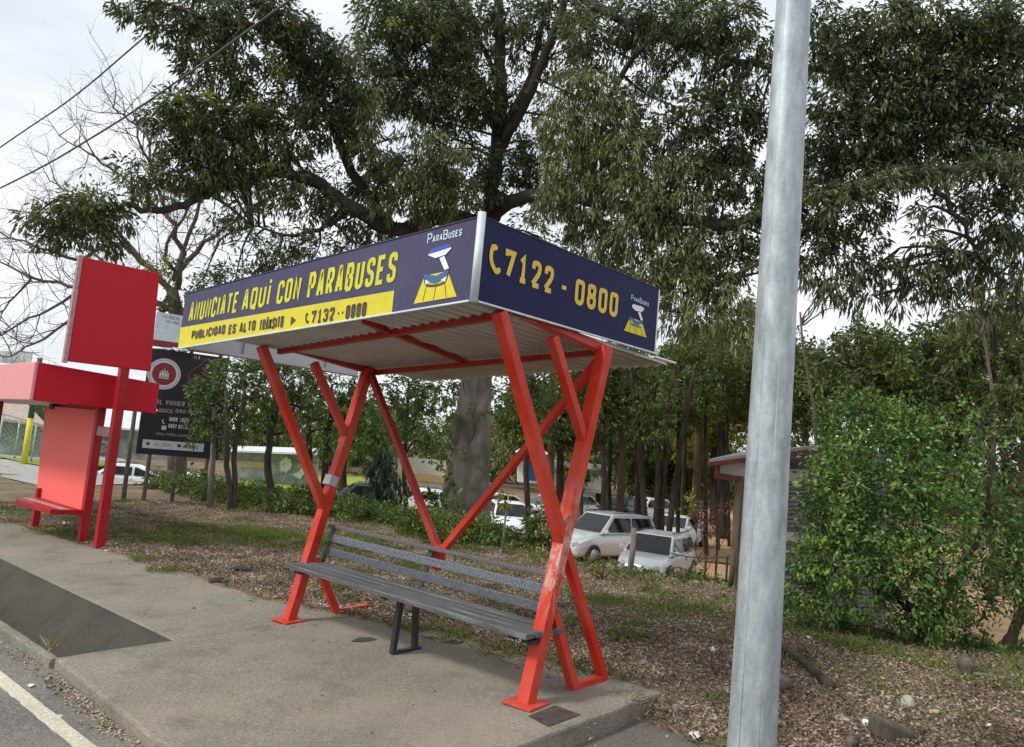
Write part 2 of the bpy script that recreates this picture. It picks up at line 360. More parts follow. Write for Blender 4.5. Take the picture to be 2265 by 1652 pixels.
M['grit'] = leafmat('tan_grit', (.16, .12, .08), (.34, .27, .19), (.58, .50, .38), .4, .02, 3, .9, .1)
M['rock_pale'] = barkmat('pale_green_stone', (.25, .26, .21), (.44, .44, .37), 9)
M['rock_dark'] = barkmat('dark_mossy_stone', (.05, .043, .034), (.16, .14, .11), 9)
M['paper'] = plain('white_litter', (.72, .72, .70), .6, var=.1)
M['lawn'] = plain('bright_lawn_green', (.22, .30, .045), .95, var=.35, scale=3, spec=.1)
M['dirt'] = plain('orange_dirt', (.40, .26, .15), .95, var=.25, scale=1.5, spec=.1, bmp=.4)
M['gravel'] = plain('pale_gravel', (.34, .335, .315), .95, var=.25, scale=6, spec=.1, bmp=.6)
M['post'] = barkmat('grey_weathered_post', (.13, .115, .095), (.30, .27, .235), 12)
M['glass'] = plain('dark_car_glass', (.012, .014, .015), .04, var=.5, scale=9, spec=.35)
M['wallgrey'] = plain('grey_board_wall', (.14, .14, .145), .8, var=.15)
M['trimgrey'] = plain('dull_grey_trim', (.34, .345, .33), .8, var=.15)
M['maroon'] = plain('maroon_trim', (.10, .016, .012), .6, var=.2)
M['roofgrey'] = plain('grey_roof_sheet', (.22, .21, .20), .6, .1, .15, 4)
M['roofpale'] = plain('pale_roof_sheet', (.60, .62, .64), .5, .1, .15, 2)
M['roofrust'] = plain('rusty_tiled_roof', (.36, .28, .24), .8, 0, .35, 5)
M['cream'] = plain('cream_wall', (.55, .53, .46), .8, var=.1)
M['orange'] = plain('orange_painted_wall', (.55, .40, .22), .8, var=.15)
M['greywall'] = plain('mottled_grey_wall', (.30, .32, .32), .85, var=.4, scale=2)
M['bbdark'] = mat_vinyl('charcoal_billboard_print', (.028, .032, .042), (.045, .028, .032), .5)
M['bbred'] = plain('deep_red_print', (.24, .02, .028), .6, var=.25, scale=12)
M['bbmag'] = plain('dull_magenta_print', (.22, .045, .085), .6, var=.2)
M['bbwhite'] = plain('off_white_print', (.58, .62, .62), .6, var=.12, scale=10)
M['bbgrey'] = plain('soft_grey_lettering', (.42, .43, .45), .6, var=.2)
M['polyellow'] = plain('yellow_pole_paint', (.62, .56, .05), .6, var=.15)
M['polgreen'] = plain('dark_green_pole_paint', (.05, .085, .055), .6, var=.2)
M['cable'] = plain('grey_cable', (.09, .09, .095), .6)
M['linepaint'] = mat_concrete('worn_road_paint', (.50, .47, .37), (.64, .60, .48), .5, (.36, .33, .26))
M['dark_lid'] = plain('rusty_metal_lid', (.075, .055, .05), .7, .2, .4, 18)
M['bluelitter'] = plain('blue_plastic_scrap', (.16, .38, .48), .5, var=.2)

# ================================================================== ground and paving
def terrain(name, xs, ys, mat, fn=ground_z, parent=None):
    X, Y = np.meshgrid(xs, ys); Z = fn(X, Y); V = np.stack([X.ravel(), Y.ravel(), Z.ravel()], 1)
    nx = len(xs); i, j = np.meshgrid(np.arange(nx-1), np.arange(len(ys)-1)); a = (j*nx+i).ravel()
    o = npmesh(name, V, np.stack([a, a+1, a+nx+1, a+nx], 1), mat, parent, True); tag(o, kind='structure'); return o
xs = np.concatenate([np.linspace(-900, -90, 12), np.arange(-80, -16, 2.0), np.arange(-16, -9, .3), np.arange(-9, 3.4, .07), np.arange(3.6, 20, .8), np.linspace(22, 900, 16)])
ys = np.concatenate([np.linspace(-900, -30, 10), np.arange(-20, -1.6, 2), np.arange(-1.4, 2.2, .05), np.arange(2.25, 6, .12), np.arange(6.2, 16, .5), np.arange(17, 60, 3), np.linspace(64, 900, 14)])
terrain('ground', xs, ys, M['ground'])

def slab(name, poly, top, bottom, mat, bevel=.008, jag=0.0, kind='structure'):
    """paving slab: outline at base()+top, down to base()+bottom"""
    rs = np.random.RandomState(5); pts = []
    for k in range(len(poly)):
        a = np.array(poly[k], float); b = np.array(poly[(k+1) % len(poly)], float); n = max(1, int(np.linalg.norm(b-a)/.12)) if jag else max(1, int(np.linalg.norm(b-a)/3))
        for q in range(n):
            p = a+(b-a)*q/n
            if jag and q: p = p+rs.uniform(-jag, jag, 2)
            pts.append(p)
    m = MB(); n = len(pts)
    V = [(p[0], p[1], float(base(p[0], p[1]))+top) for p in pts]+[(p[0], p[1], float(base(p[0], p[1]))+bottom) for p in pts]
    m.add(V, [tuple(range(n)), tuple(range(2*n-1, n-1, -1))]+[(k+n, (k+1) % n+n, (k+1) % n, k) for k in range(n)])
    return tag(m.build(name, mat, None, bevel, 2), kind=kind)
slab('concrete_pad', [(-2.68, -1.87), (-2.3, -1.885), (-1.1, -1.95), (.42, -1.99), (.42, 1.05), (-2.68, 1.05)], 0, -.30, M['pad'], .018, .008)
slab('sidewalk', [(-70, -1.04), (-2.683, -1.04), (-2.683, .62), (-70, .62)], -.004, -.5, M['walk'], .022)
slab('road', [(-90, -9.5), (12, -9.5), (12, -1.85), (-90, -1.85)], -.072, -.4, M['asphalt'], 0)
slab('driveway', [(.400, -1.84), (9, -1.84), (9, 1.1), (.400, 1.1)], -.128, -.4, M['drive'], 0)
slab('kerb', [(-70, -1.905), (-2.683, -1.90), (-2.683, -1.835), (-70, -1.84)], -.006, -.45, M['kerb'], .012, .004)
# painted edge line: a sheet 4 mm above the road, its edge a little worn
rs = np.random.RandomState(3); mb = MB(); xsn = np.arange(-40, 6, .10); V = []
for x in xsn:
    z = float(base(x, -2.2))-.068; V += [(x, -2.245+rs.uniform(-.006, .006), z), (x, -2.152+rs.uniform(-.006, .006), z)]
mb.add(V, [(2*i, 2*i+2, 2*i+3, 2*i+1) for i in range(len(xsn)-1)])
# a torn flap of paint running off the line
c0 = np.array([-1.75, -2.16]); fl = []
for a, b in ((0, 0), (.06, .0), (.24, .13), (.34, .21), (.22, .17), (.07, .07)):
    fl.append((c0[0]+a, c0[1]+b, float(base(-1.8, -2.2))-.0665))
mb.add(fl, [tuple(range(6))])
tag(mb.build('road_edge_line', M['linepaint']), kind='structure')
# drainage channel with a sloping far wall
mb = MB(); b0 = lambda x, y, d: (x, y, float(base(x, y))+d)
sec = [(-1.036, -.012), (-1.05, -.030), (-1.42, -.335), (-1.88, -.34)]
for (ya, za), (yb, zb_) in zip(sec[:-1], sec[1:]):
    mb.add([b0(-70, ya, za), b0(-2.69, ya, za), b0(-2.69, yb, zb_), b0(-70, yb, zb_)], [(0, 1, 2, 3)])
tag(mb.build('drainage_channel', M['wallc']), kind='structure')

# dirt car park, lawn, gravel yard: sheets laid on the land
def sheet(name, corners, mat, off, n=24):
    a, b, c, d = [np.array(p[:2], float) for p in corners]; V = []
    for j in range(n+1):
        for i in range(n+1):
            s, t = i/n, j/n; p = (a*(1-s)+b*s)*(1-t)+(d*(1-s)+c*s)*t
            V.append((p[0], p[1], float(land(p[0], p[1]))+off))
    F = [(j*(n+1)+i, j*(n+1)+i+1, (j+1)*(n+1)+i+1, (j+1)*(n+1)+i) for j in range(n) for i in range(n)]
    m = MB(); m.add(V, F, True); return tag(m.build(name, mat), kind='structure')
sheet('dirt_car_park', [(-26, 12.8), (10, 9.0), (26, 60), (-34, 60)], M['dirt'], .05, 40)
sheet('lawn', [G(500, 1057), G(800, 1057), G(850, 1100), G(490, 1112)], M['lawn'], .10)
sheet('gravel_yard', [(-90, 2.6), (-17.2, 2.6), (-22, 12), (-90, 30)], M['gravel'], .04)
sheet('grass_verge', [(-60, 5.6), (-26.5, 5.1), (-27, 8.5), (-60, 20)], M['lawn'], .08)

# ================================================================== lettering
def roundpoly(pts, r, n=4):
    outp = []; L_ = len(pts)
    for i in range(L_):
        p = np.array(pts[i], float)
        if i in (0, L_-1): outp.append(p); continue
        a = np.array(pts[i-1], float)-p; b = np.array(pts[i+1], float)-p
        la, lb = np.linalg.norm(a), np.linalg.norm(b); rr = min(r, la*.5, lb*.5); a /= la; b /= lb
        p0, p2 = p+a*rr, p+b*rr
        for k in range(n+1):
            t = k/n; outp.append((1-t)**2*p0+2*t*(1-t)*p+t*t*p2)
    return outp
def ribbon(pts, th, closed=False):
    pts = [np.array(p, float) for p in pts]
    q = [pts[0]]
    for p in pts[1:]:
        if np.linalg.norm(p-q[-1]) > 1e-6: q.append(p)
    pts = q; n = len(pts); Lf, Rt = [], []
    if closed and np.linalg.norm(pts[0]-pts[-1]) < 1e-6: pts = pts[:-1]; n -= 1
    for i in range(n):
        a = pts[i]-pts[i-1] if (i or closed) else pts[1]-pts[0]
        b = pts[(i+1) % n]-pts[i] if (i < n-1 or closed) else pts[i]-pts[i-1]
        a = a/np.linalg.norm(a); b = b/np.linalg.norm(b); na = np.array([-a[1], a[0]]); nb = np.array([-b[1], b[0]])
        m = na+nb; l = np.linalg.norm(m)
        m = na if l < .3 else m/l; k = min(1/max(m@na, .35), 1.9)
        Lf.append(pts[i]+m*th/2*k); Rt.append(pts[i]-m*th/2*k)
    V = Lf+Rt; F = [(i, i+1, n+i+1, n+i) for i in range(n-1)]
    if closed: F.append((n-1, 0, n, 2*n-1))
    return V, F
O_ = [(.5, 1), (1, 1), (1, 0), (0, 0), (0, 1), (.5, 1)]
GL = {'A': [((0, 0), (.42, 1), (.58, 1), (1, 0)), ((.17, .27), (.83, .27))], 'N': [((0, 0), (0, 1), (1, 0), (1, 1))],
 'U': [('r', (0, 1), (0, 0), (1, 0), (1, 1))], 'C': [('r', (1, .72), (1, 1), (0, 1), (0, 0), (1, 0), (1, .28))],
 'I': [((.5, 0), (.5, 1))], 'Í': [((.5, 0), (.5, 1)), ((.45, 1.14), (.8, 1.32))], 'T': [((-.05, 1), (1.05, 1)), ((.5, .96), (.5, 0))],
 'Á': [((0, 0), (.42, 1), (.58, 1), (1, 0)), ((.17, .27), (.83, .27)), ((.45, 1.14), (.8, 1.32))],
 'E': [((1, 1), (0, 1), (0, 0), (1, 0)), ((.05, .52), (.85, .52))], 'O': [('c',)+tuple(O_)], '0': [('c',)+tuple(O_)],
 'Q': [('c',)+tuple(O_), ((.6, .2), (1.05, -.14))], 'P': [((0, 0), (0, 1), (.78, 1), (1, .88), (1, .58), (.78, .46), (.03, .46))],
 'R': [((0, 0), (0, 1), (.78, 1), (1, .88), (1, .62), (.78, .50), (.03, .50)), ((.45, .46), (1, 0))],
 'B': [((0, 0), (0, 1), (.76, 1), (.96, .89), (.96, .64), (.76, .53), (.03, .53)), ((0, 0), (.78, 0), (1, .12), (1, .40), (.78, .515))],
 'S': [('r', (1, .74), (1, 1), (0, 1), (0, .55), (1, .45), (1, 0), (0, 0), (0, .26))], 'L': [((0, 1), (0, 0), (1, 0))],
 'D': [((0, 1), (.74, 1), (1, .85), (1, .15), (.74, 0), (0, 0)), ((0, 0), (0, 1))], '1': [((.12, .80), (.5, 1), (.5, .04)), ((.08, 0), (.92, 0))],
 '2': [('r', (0, .72), (0, 1), (1, 1), (1, .62), (0, .04)), ((-.02, 0), (1, 0))], '7': [((0, .82), (0, 1), (1, 1), (.35, 0))],
 '3': [('r', (0, .76), (0, 1), (1, 1), (1, .52), (.35, .52)), ('r', (.5, .49), (1, .49), (1, 0), (0, 0), (0, .24))],
 '8': [('c', (.5, 1), (.95, 1), (.95, .53), (.05, .53), (.05, 1), (.5, 1)), ('c', (.5, .49), (1, .49), (1, 0), (0, 0), (0, .49), (.5, .49))],
 '-': [((.15, .46), (.85, .46))], 'W': [((0, 1), (.25, 0), (.5, .8), (.75, 0), (1, 1))], 'M': [((0, 0), (0, 1), (.5, .35), (1, 1), (1, 0))]}
class Face:
    """a flat printed face: s along it, w up it, placed just proud of its panel"""
    def __init__(s, org, ax, up, nrm): s.o, s.a, s.u, s.n = [np.array(k, float) for k in (org, ax, up, nrm)]; s.k = 0
    def pt(s, p, h): return s.o+s.a*p[0]+s.u*p[1]+s.n*h
    def flat(s, mb, V, F, h): mb.add([s.pt(p, h) for p in V], F)
    def text(s, mb, txt, x0, x1, ybase, cap, th, h=.0035, gap=.30, space=.62, slant=0.0, ratio=None, dy=0.0):
        n = sum(space if c == ' ' else (.45 if c in 'IÍ' else 1) for c in txt)+gap*(len(txt)-1)
        w = (x1-x0)/n; x = x0
        for i, c in enumerate(txt):
            if c == ' ': x += w*(space+gap); continue
            cw = w*.45 if c in 'IÍ' else w
            yb = ybase+dy*(x-x0)/(x1-x0)
            for k, st in enumerate(GL[c]):
                rnd = st[0] in ('r', 'c'); closed = st[0] == 'c'; pts = list(st[1:]) if rnd else list(st)
                P2 = [(x+th/2+px*(cw-th)+slant*py*cap, yb+th/2+py*(cap-th)) for px, py in pts]
                if rnd: P2 = roundpoly(P2, (cw)*.42)
                Vv, Ff = ribbon(P2, th, closed)
                s.flat(mb, Vv, Ff, h+.0005*k+.0002*(i % 2))
            x += cw+w*gap
    def phone(s, mb, x, y, hgt, th, h=.0045):
        pts = [(x+hgt*.10, y+hgt*.93), (x+hgt*.02, y+hgt*.62), (x+hgt*.10, y+hgt*.32), (x+hgt*.36, y+hgt*.08)]
        V_, F_ = ribbon(roundpoly(pts, hgt*.3), th); s.flat(mb, V_, F_, h)
        for cx, cy, an in ((x+hgt*.17, y+hgt*.88, .1), (x+hgt*.42, y+hgt*.15, .75)):
            c, sn = math.cos(an), math.sin(an); q = []
            for k in range(12):
                t = 2*math.pi*k/12; ax_, by_ = hgt*.15*math.cos(t), hgt*.10*math.sin(t); q.append((cx+ax_*c-by_*sn, cy+ax_*sn+by_*c))
            s.flat(mb, q, [tuple(range(12))], h+.0006)

# ================================================================== main bus shelter
XR, XL, YF, YB, ZT, ZB = .016, -3.778, -.82, 1.188, 2.953, 2.451
def rz_(x): return .053*x
def rz3(x, y, z): return (x, y, z+rz_(x))
shel = thing('bus_shelter', 'orange-red steel bus shelter with navy sign boards round its corrugated roof', 'bus shelter', (-1.3, 0, -.03))
def panel(name, quad, nrm, th, mat, parent, bevel=.004):
    """thin board from a quad, thickened away from nrm"""
    q = [np.array(p, float) for p in quad]; n = np.array(nrm, float); m = MB()
    m.add([p for p in q]+[p-n*th for p in q], [(0, 1, 2, 3), (7, 6, 5, 4), (0, 4, 5, 1), (1, 5, 6, 2), (2, 6, 7, 3), (3, 7, 4, 0)])
    return m.build(name, mat, parent, bevel)
ff = panel('front_sign_board', [rz3(XL, YF, ZB), rz3(XR, YF, ZB), rz3(XR, YF, ZT), rz3(XL, YF, ZT)], (0, -1, 0), .028, M['navy_haze'], shel)
tag(ff, 'navy front board with painted violet sky haze, advertising in yellow letters')
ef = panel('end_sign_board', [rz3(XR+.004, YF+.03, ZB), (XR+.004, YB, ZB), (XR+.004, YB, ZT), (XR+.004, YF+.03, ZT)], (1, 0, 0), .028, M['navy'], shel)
tag(ef, 'navy end board with golden phone number')
fe = panel('far_end_board', [rz3(XL-.004, YB, ZB), rz3(XL-.004, YF+.03, ZB), rz3(XL-.004, YF+.03, ZT), rz3(XL-.004, YB, ZT)], (-1, 0, 0), .028, M['greymetal'], shel)
mb = MB()
for y in (-.2, .75): mb.box((XL+.025, y, ZB+rz_(XL)+.01), (XL+.05, y+.04, ZT+rz_(XL)-.02))
mb.beam(rz3(XL+.045, -.75, ZB+.02), rz3(XL+.045, 1.16, ZB+.02), .03, .03); mb.beam(rz3(XL+.045, -.75, ZT-.03), rz3(XL+.045, 1.16, ZT-.03), .03, .03)
mb.build('board_stiffener', M['greymetal'], fe)
# corner trim, edges
m = MB(); m.tube([(XR-.006, YF+.008, ZB-.012), (XR-.006, YF+.008, ZT+.03)], .026, 12); m.build('corner_trim', M['whitemetal'], shel)
mb = MB(); mb.beam(rz3(XL, YF-.003, ZB-.006), rz3(XR-.03, YF-.003, ZB-.006), .02, .012); mb.beam((XR+.006, YF+.03, ZB-.006), (XR+.006, YB, ZB-.006), .02, .012)
mb.beam((XR-.004, YB+.006, ZB), (XR-.004, YB+.006, ZT), .03, .012)
mb.build('edge_trim', M['whitemetal'], shel, .002)
mb = MB(); mb.beam(rz3(XL, YF+.012, ZT+.004), rz3(XR-.03, YF+.012, ZT+.004), .035, .008); mb.build('top_trim', M['navy_haze'], shel, .002)
mb = MB(); mb.beam((XR-.01, YF+.03, ZT+.004), (XR-.01, YB, ZT+.004), .035, .008); mb.build('top_trim', M['navy_haze'], shel, .002)
# front lettering: w measured up from the sloping bottom edge
FF = Face((0, YF, ZB), (1, 0, .053), (0, 0, 1), (0, -1, 0))
band = MB(); FF.flat(band, [(-3.776, .0), (-.73, .0), (-.73, .148), (-3.776, .190)], [(0, 1, 2, 3)], .0022)
band.build('yellow_band', M['yellow'], ff)
mb = MB(); FF.text(mb, 'ANUNCIATE', -3.64, -2.775, .225, .178, .027, slant=.05, dy=.0)
FF.text(mb, 'AQUÍ', -2.70, -2.275, .222, .180, .030, slant=.05)
FF.text(mb, 'CON', -2.175, -1.855, .220, .185, .030, slant=.05)
FF.text(mb, 'PARABUSES', -1.75, -.735, .208, .205, .033, slant=.04)
mb.build('lettering', M['lyellow'], ff)
mb = MB(); FF.text(mb, 'PUBLICIDAD', -3.53, -2.93, .055, .082, .020, h=.006, gap=.22)
FF.text(mb, 'ES', -2.87, -2.75, .045, .082, .020, h=.006, gap=.22); FF.text(mb, 'ALTO', -2.69, -2.44, .040, .085, .020, h=.006, gap=.22)
FF.text(mb, 'TRÁNSITO', -2.38, -2.03, .026, .092, .018, h=.006, gap=.2)
FF.flat(mb, [(-1.925, .03), (-1.86, .066), (-1.925, .103)], [(0, 1, 2)], .006)
FF.phone(mb, -1.73, .022, .085, .018, .006)
FF.text(mb, '7132', -1.655, -1.37, .014, .098, .020, h=.006, gap=.28); FF.text(mb, '--', -1.34, -1.255, .014, .098, .014, h=.006)
FF.text(mb, '0000', -1.235, -1.005, .006, .100, .020, h=.006, gap=.28)
mb.build('band_lettering', M['ink'], ff)
def logo(F, x0, x1, y0, y1, parent, small):
    W_, H_ = x1-x0, y1-y0
    q = lambda a, b: (x0+a*W_, y0+b*H_)
    mb = MB(); F.flat(mb, [q(0, 0), q(1, 0), q(.74, .44), q(.20, .44)], [(0, 1, 2, 3)], .0022); mb.build('logo_road', M['yellow'], parent)
    mb = MB()
    for a, b in ((.27, .27), (.50, .48), (.70, .72)):
        V_, F_ = ribbon([q(a, .26), q(b+(b-.5)*.22, .01)], .007*H_/.45); F.flat(mb, V_, F_, .003)
    V_, F_ = ribbon(roundpoly([q(.20, .42), q(.25, .27), q(.42, .24), q(.60, .24), q(.72, .27), q(.76, .43)], .03), .018*H_/.45); F.flat(mb, V_, F_, .0036)
    mb.build('logo_lines', M['ink'], parent)
    mb = MB(); F.flat(mb, [q(.20, .47), q(.48, .40), q(.77, .46), q(.72, .33), q(.48, .27), q(.25, .33)], [(0, 1, 4, 5), (1, 2, 3, 4)], .0042)
    mb.build('logo_bus', M['teal'], parent)
    mb = MB(); F.flat(mb, [q(.23, .37), q(.35, .31), q(.25, .28)], [(0, 1, 2)], .0048); F.flat(mb, [q(.74, .36), q(.60, .31), q(.71, .27)], [(0, 1, 2)], .0048)
    F.flat(mb, [q(.52, .68), q(.63, .70), q(.77, .48), q(.67, .46)], [(0, 1, 2, 3)], .0048)
    F.flat(mb, [q(.24, .77), q(.42, .695), q(.66, .715), q(.78, .80), q(.76, .83), q(.26, .80)], [tuple(range(6))], .0048)
    mb.build('logo_light', M['white'], parent)
    mb = MB(); F.flat(mb, [q(.26, .785), q(.76, .815), q(.77, .865), q(.64, .885), q(.30, .865), q(.25, .83)], [tuple(range(6))], .0054); mb.build('logo_roof', M['white'] if small else M['royal'], parent)
    # the little word above: thin condensed strokes
    mb = MB(); ya, yb = q(0, .97)[1], q(0, .97)[1]+H_*.145
    F.text(mb, 'P', q(.18, 0)[0], q(.29, 0)[0], ya, (yb-ya)*1.15, .009*H_/.45, h=.004); F.text(mb, 'ARA', q(.31, 0)[0], q(.54, 0)[0], ya, (yb-ya)*.75, .008*H_/.45, h=.004)
    F.text(mb, 'B', q(.56, 0)[0], q(.66, 0)[0], ya, (yb-ya)*1.1, .009*H_/.45, h=.004); F.text(mb, 'USES', q(.68, 0)[0], q(.98, 0)[0], ya, (yb-ya)*.75, .008*H_/.45, h=.004)
    mb.build('logo_lettering', M['paleblue'], parent)
logo(FF, -.52, -.13, .035, .425, ff, False)
EF = Face((XR+.004, 0, ZB), (0, 1, 0), (0, 0, 1), (1, 0, 0))
mb = MB(); EF.phone(mb, -.725, .185, .185, .030)
EF.text(mb, '7122', -.592, -.115, .190, .178, .034, gap=.34, dy=-.01); EF.text(mb, '-', -.045, .05, .17, .178, .028)
EF.text(mb, '0800', .125, .640, .168, .178, .034, gap=.30); mb.build('lettering', M['gold'], ef)
logo(EF, .745, 1.055, .095, .345, ef, True)
# corrugated roof sheet, ridges running front to back
YS0, YS1 = YF+.035, 1.49
def sheet_z(x, y): return 2.470+rz_(x)-.025*(y-YS0)
xsn = np.arange(-2.86, XR-.035, .0125); V = []; Fq = []
for j, y in enumerate((YS0, .3, YS1)):
    for x in xsn: V.append((x, y, sheet_z(x, y)+.021*math.sin(2*math.pi*x/.104)+(.004*math.sin(x*9) if j == 2 else 0)))
nx = len(xsn)
for j in range(2): Fq += [(j*nx+i, j*nx+i+1, (j+1)*nx+i+1, (j+1)*nx+i) for i in range(nx-1)]
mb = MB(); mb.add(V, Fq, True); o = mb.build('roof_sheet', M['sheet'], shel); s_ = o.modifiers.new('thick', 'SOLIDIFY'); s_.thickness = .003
mb = MB(); mb.beam((XR-.02, YB+.02, sheet_z(XR, YB)-.0), (XR+.0, YS1, sheet_z(XR, YS1)), .05, .012); mb.build('sheet_edge', M['white'], shel)
# purlins and cross beam
for k, (y, y2, za) in enumerate(((-.50, -.35, 2.422), (.60, .62, 2.362))):
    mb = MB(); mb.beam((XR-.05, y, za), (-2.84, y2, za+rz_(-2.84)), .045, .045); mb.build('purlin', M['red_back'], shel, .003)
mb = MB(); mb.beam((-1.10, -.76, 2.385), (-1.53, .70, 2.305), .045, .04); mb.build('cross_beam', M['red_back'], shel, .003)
def end_frame(X, zfoot, ztop):
    def q(y, z): return (X, y, z+zfoot*(1-z/2.4)+ztop*(z/2.4))
    def bm(name, a, b, w, h, dx=0.0, mat='red', bev=.005):
        m = MB(); A = q(*a); B = q(*b); m.beam((A[0]+dx, A[1], A[2]), (B[0]+dx, B[1], B[2]), w, h, (1, 0, 0)); return m.build(name, M[mat], shel, bev)
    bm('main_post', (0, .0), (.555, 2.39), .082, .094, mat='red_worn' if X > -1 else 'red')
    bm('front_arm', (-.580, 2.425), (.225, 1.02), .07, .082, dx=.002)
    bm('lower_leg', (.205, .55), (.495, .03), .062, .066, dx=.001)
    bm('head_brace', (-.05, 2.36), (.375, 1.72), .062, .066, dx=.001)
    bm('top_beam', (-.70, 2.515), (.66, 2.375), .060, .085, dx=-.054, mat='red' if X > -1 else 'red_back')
    if X > -1:
        bm('lower_leg', (.265, .98), (.835, .06), .06, .064, dx=-.001)
        m = MB(); m.beam(q(.465, .030), q(.865, .034), .06, .056, (0, 0, 1)); m.build('foot_bar', M['red'], shel, .004)
    else:
        m = MB(); m.beam(q(.465, .040), q(.86, .052), .05, .045, (0, 0, 1)); m.build('foot_bar', M['red'], shel, .004)
    m = MB(); c, s2 = .112*math.cos(.10), .112*math.sin(.10); z0 = q(0, 0)[2]
    pts = [(-c+s2, -s2-c), (c+s2, s2-c), (c-s2, s2+c), (-c-s2, -s2+c)]
    m.add([(X+a, b, z0+.002) for a, b in pts]+[(X+a, b, z0+.017) for a, b in pts], [(3,2,1,0),(4,5,6,7),(0,1,5,4),(1,2,6,5),(2,3,7,6),(3,0,4,7)])
    m.build('base_plate', M['red'], shel, .003)
end_frame(0.0, 0.0, 0.0); end_frame(-2.741, -.055, -.145)
# paint left bare on the far post
m = MB(); A = np.array((-2.741, .262, 1.13)); B = np.array((-2.741, .287, 1.22)); m.beam(A, B, .0885, .1015, (1, 0, 0)); o = m.build('bare_patch', M['greymetal'], shel, .003)
APX = (-1.36, .42, .72)
for e in ((-2.70, .56, 2.20), (-.06, .57, 2.30)):
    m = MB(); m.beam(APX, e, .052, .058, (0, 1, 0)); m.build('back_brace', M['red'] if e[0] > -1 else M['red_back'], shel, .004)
m = MB(); m.beam((-1.40, .42, .60), (-1.352, .42, .78), .095, .06, (0, 1, 0)); m.build('brace_socket', M['red'], shel, .004)

# ================================================================== bench
bench = thing('slatted_bench', 'long dark slatted bench with a three-rail back between the orange-red shelter posts', 'bench', (-1.39, .1, -.03))
for k, (y, w) in enumerate(((-.085, .095), (.02, .088), (.118, .085), (.212, .08))):
    m = MB(); m.beam((-2.72+.03*k, y, .436+.001*k), (.045, y+.02, .436+.001*k), w, .036); m.build('seat_slat', M['wood'], bench, .005)
for (y, z, h, w, mt) in ((.335, .765, .030, .045, 'slat1'), (.310, .665, .066, .024, 'slat2'), (.288, .545, .066, .024, 'slat3')):
    m = MB(); m.beam((-2.76+(.335-y)*1.2, y, z), (-.09, y, z), w, h); m.build('back_slat', M[mt], bench, .005)
def flatbar(a, b, w, h, name, up=(1, 0, 0)):
    m = MB(); m.beam(a, b, w, h, up); return m.build(name, M['black'], bench, .003)
for X in (-2.72, -1.39, -.09):
    flatbar((X, .265, .42), (X, .358, .75), .045, .012, 'back_upright') if False else flatbar((X, .262, .42), (X, .352, .757), .014, .05, 'back_upright')
    flatbar((X, -.10, .405), (X, .27, .405), .045, .018, 'seat_bracket', (0, 0, 1))
flatbar((-1.39, .055, -.02), (-1.39, .085, .40), .042, .042, 'leg'); flatbar((-1.39, .275, -.02), (-1.39, .235, .40), .042, .042, 'leg')
flatbar((-1.39, .04, -.012), (-1.39, .33, -.006), .045, .02, 'foot_bar', (0, 0, 1))
m = MB(); m.box((-2.66, -.06, .375), (-2.56, .06, .402)); m.build('mounting_block', M['black'], bench, .004)
m = MB(); m.box((-.05, -.04, .375), (.03, .06, .402)); m.build('mounting_block', M['black'], bench, .004)

# ================================================================== galvanised pole
pole = thing('steel_pole', 'tall tapering galvanised steel pole in the right foreground', 'pole', (1.5, 0, -.12))
m = MB(); n = 20; prev = None; Z = [-.12, .6, 1.5, 2.6, 3.6, 5.0, 8.0]; V = []
for z in Z:
    r = .121-.0068*z
    for k in range(n): t = 2*math.pi*(k+.3)/n; V.append((1.5+(.0 if z < 0 else 0)+r*math.cos(t), r*math.sin(t), z))
m.add(V, [(i*n+k, i*n+(k+1) % n, (i+1)*n+(k+1) % n, (i+1)*n+k) for i in range(len(Z)-1) for k in range(n)]+[tuple((len(Z)-1)*n+k for k in range(n))])
sh_ = m.build('shaft', M['galv'], pole); sh_.data.polygons.foreach_set('use_smooth', [True]*len(sh_.data.polygons))
for an, z1 in ((-96, 7.5), (-50, 2.2)):
    ca, sa = math.cos(math.radians(an)), math.sin(math.radians(an)); m = MB()
    m.tube([(1.5+(.1195-.0068*z)*ca, (.1195-.0068*z)*sa, z) for z in (-.1, .8, 1.5, z1)], .0022, 6); m.build('weld_seam', M['galv'], pole)
m = MB(); m.box((1.28, -.22, -.13), (1.72, .22, -.10)); m.build('base_plate', M['galv'], pole, .004)
for a, b in ((-.17, -.17), (.17, -.17), (.17, .17), (-.17, .17)): mb = MB(); mb.tube([(1.5+a, b, -.10), (1.5+a, b, -.05)], .018, 6); mb.build('anchor_bolt', M['galv'], pole)

# ================================================================== red shelter and its sign on the left
BZ = lambda x, y: float(base(x, y))
s2 = thing('red_bus_shelter', 'plain crimson bus shelter with a coral back panel at the left edge', 'bus shelter', (-9.2, .1, BZ(-9.2, .1)))
def rq(name, quad, nrm, th, mat, parent=s2, bev=.01): return panel(name, quad, nrm, th, M[mat], parent, bev)
rq('front_board', [(-14.5, -.82, 1.58), (-7.74, -.82, 1.685), (-7.74, -.82, 2.17), (-14.5, -.82, 2.08)], (0, -1, 0), .04, 'pink')
rq('end_board', [(-7.735, -.78, 1.685), (-7.735, .76, 1.665), (-7.735, .76, 2.09), (-7.735, -.78, 2.17)], (1, 0, 0), .04, 'red_flat')
rq('roof', [(-14.5, -.77, 1.66), (-14.5, .8, 1.64), (-7.78, .8, 1.70), (-7.78, -.77, 1.72)], (0, 0, -1), .03, 'white', bev=0)
for x, y, w in ((-8.06, .15, .105), (-9.9, .12, .09), (-12.6, .12, .09)):
    top = 1.69 if x > -9 else (1.66 if x < -11 else .40)
    m = MB(); m.box((x-w/2, y-w/2, BZ(x, y)-.02), (x+w/2, y+w/2, top)); m.build('post', M['red2'], s2, .006)
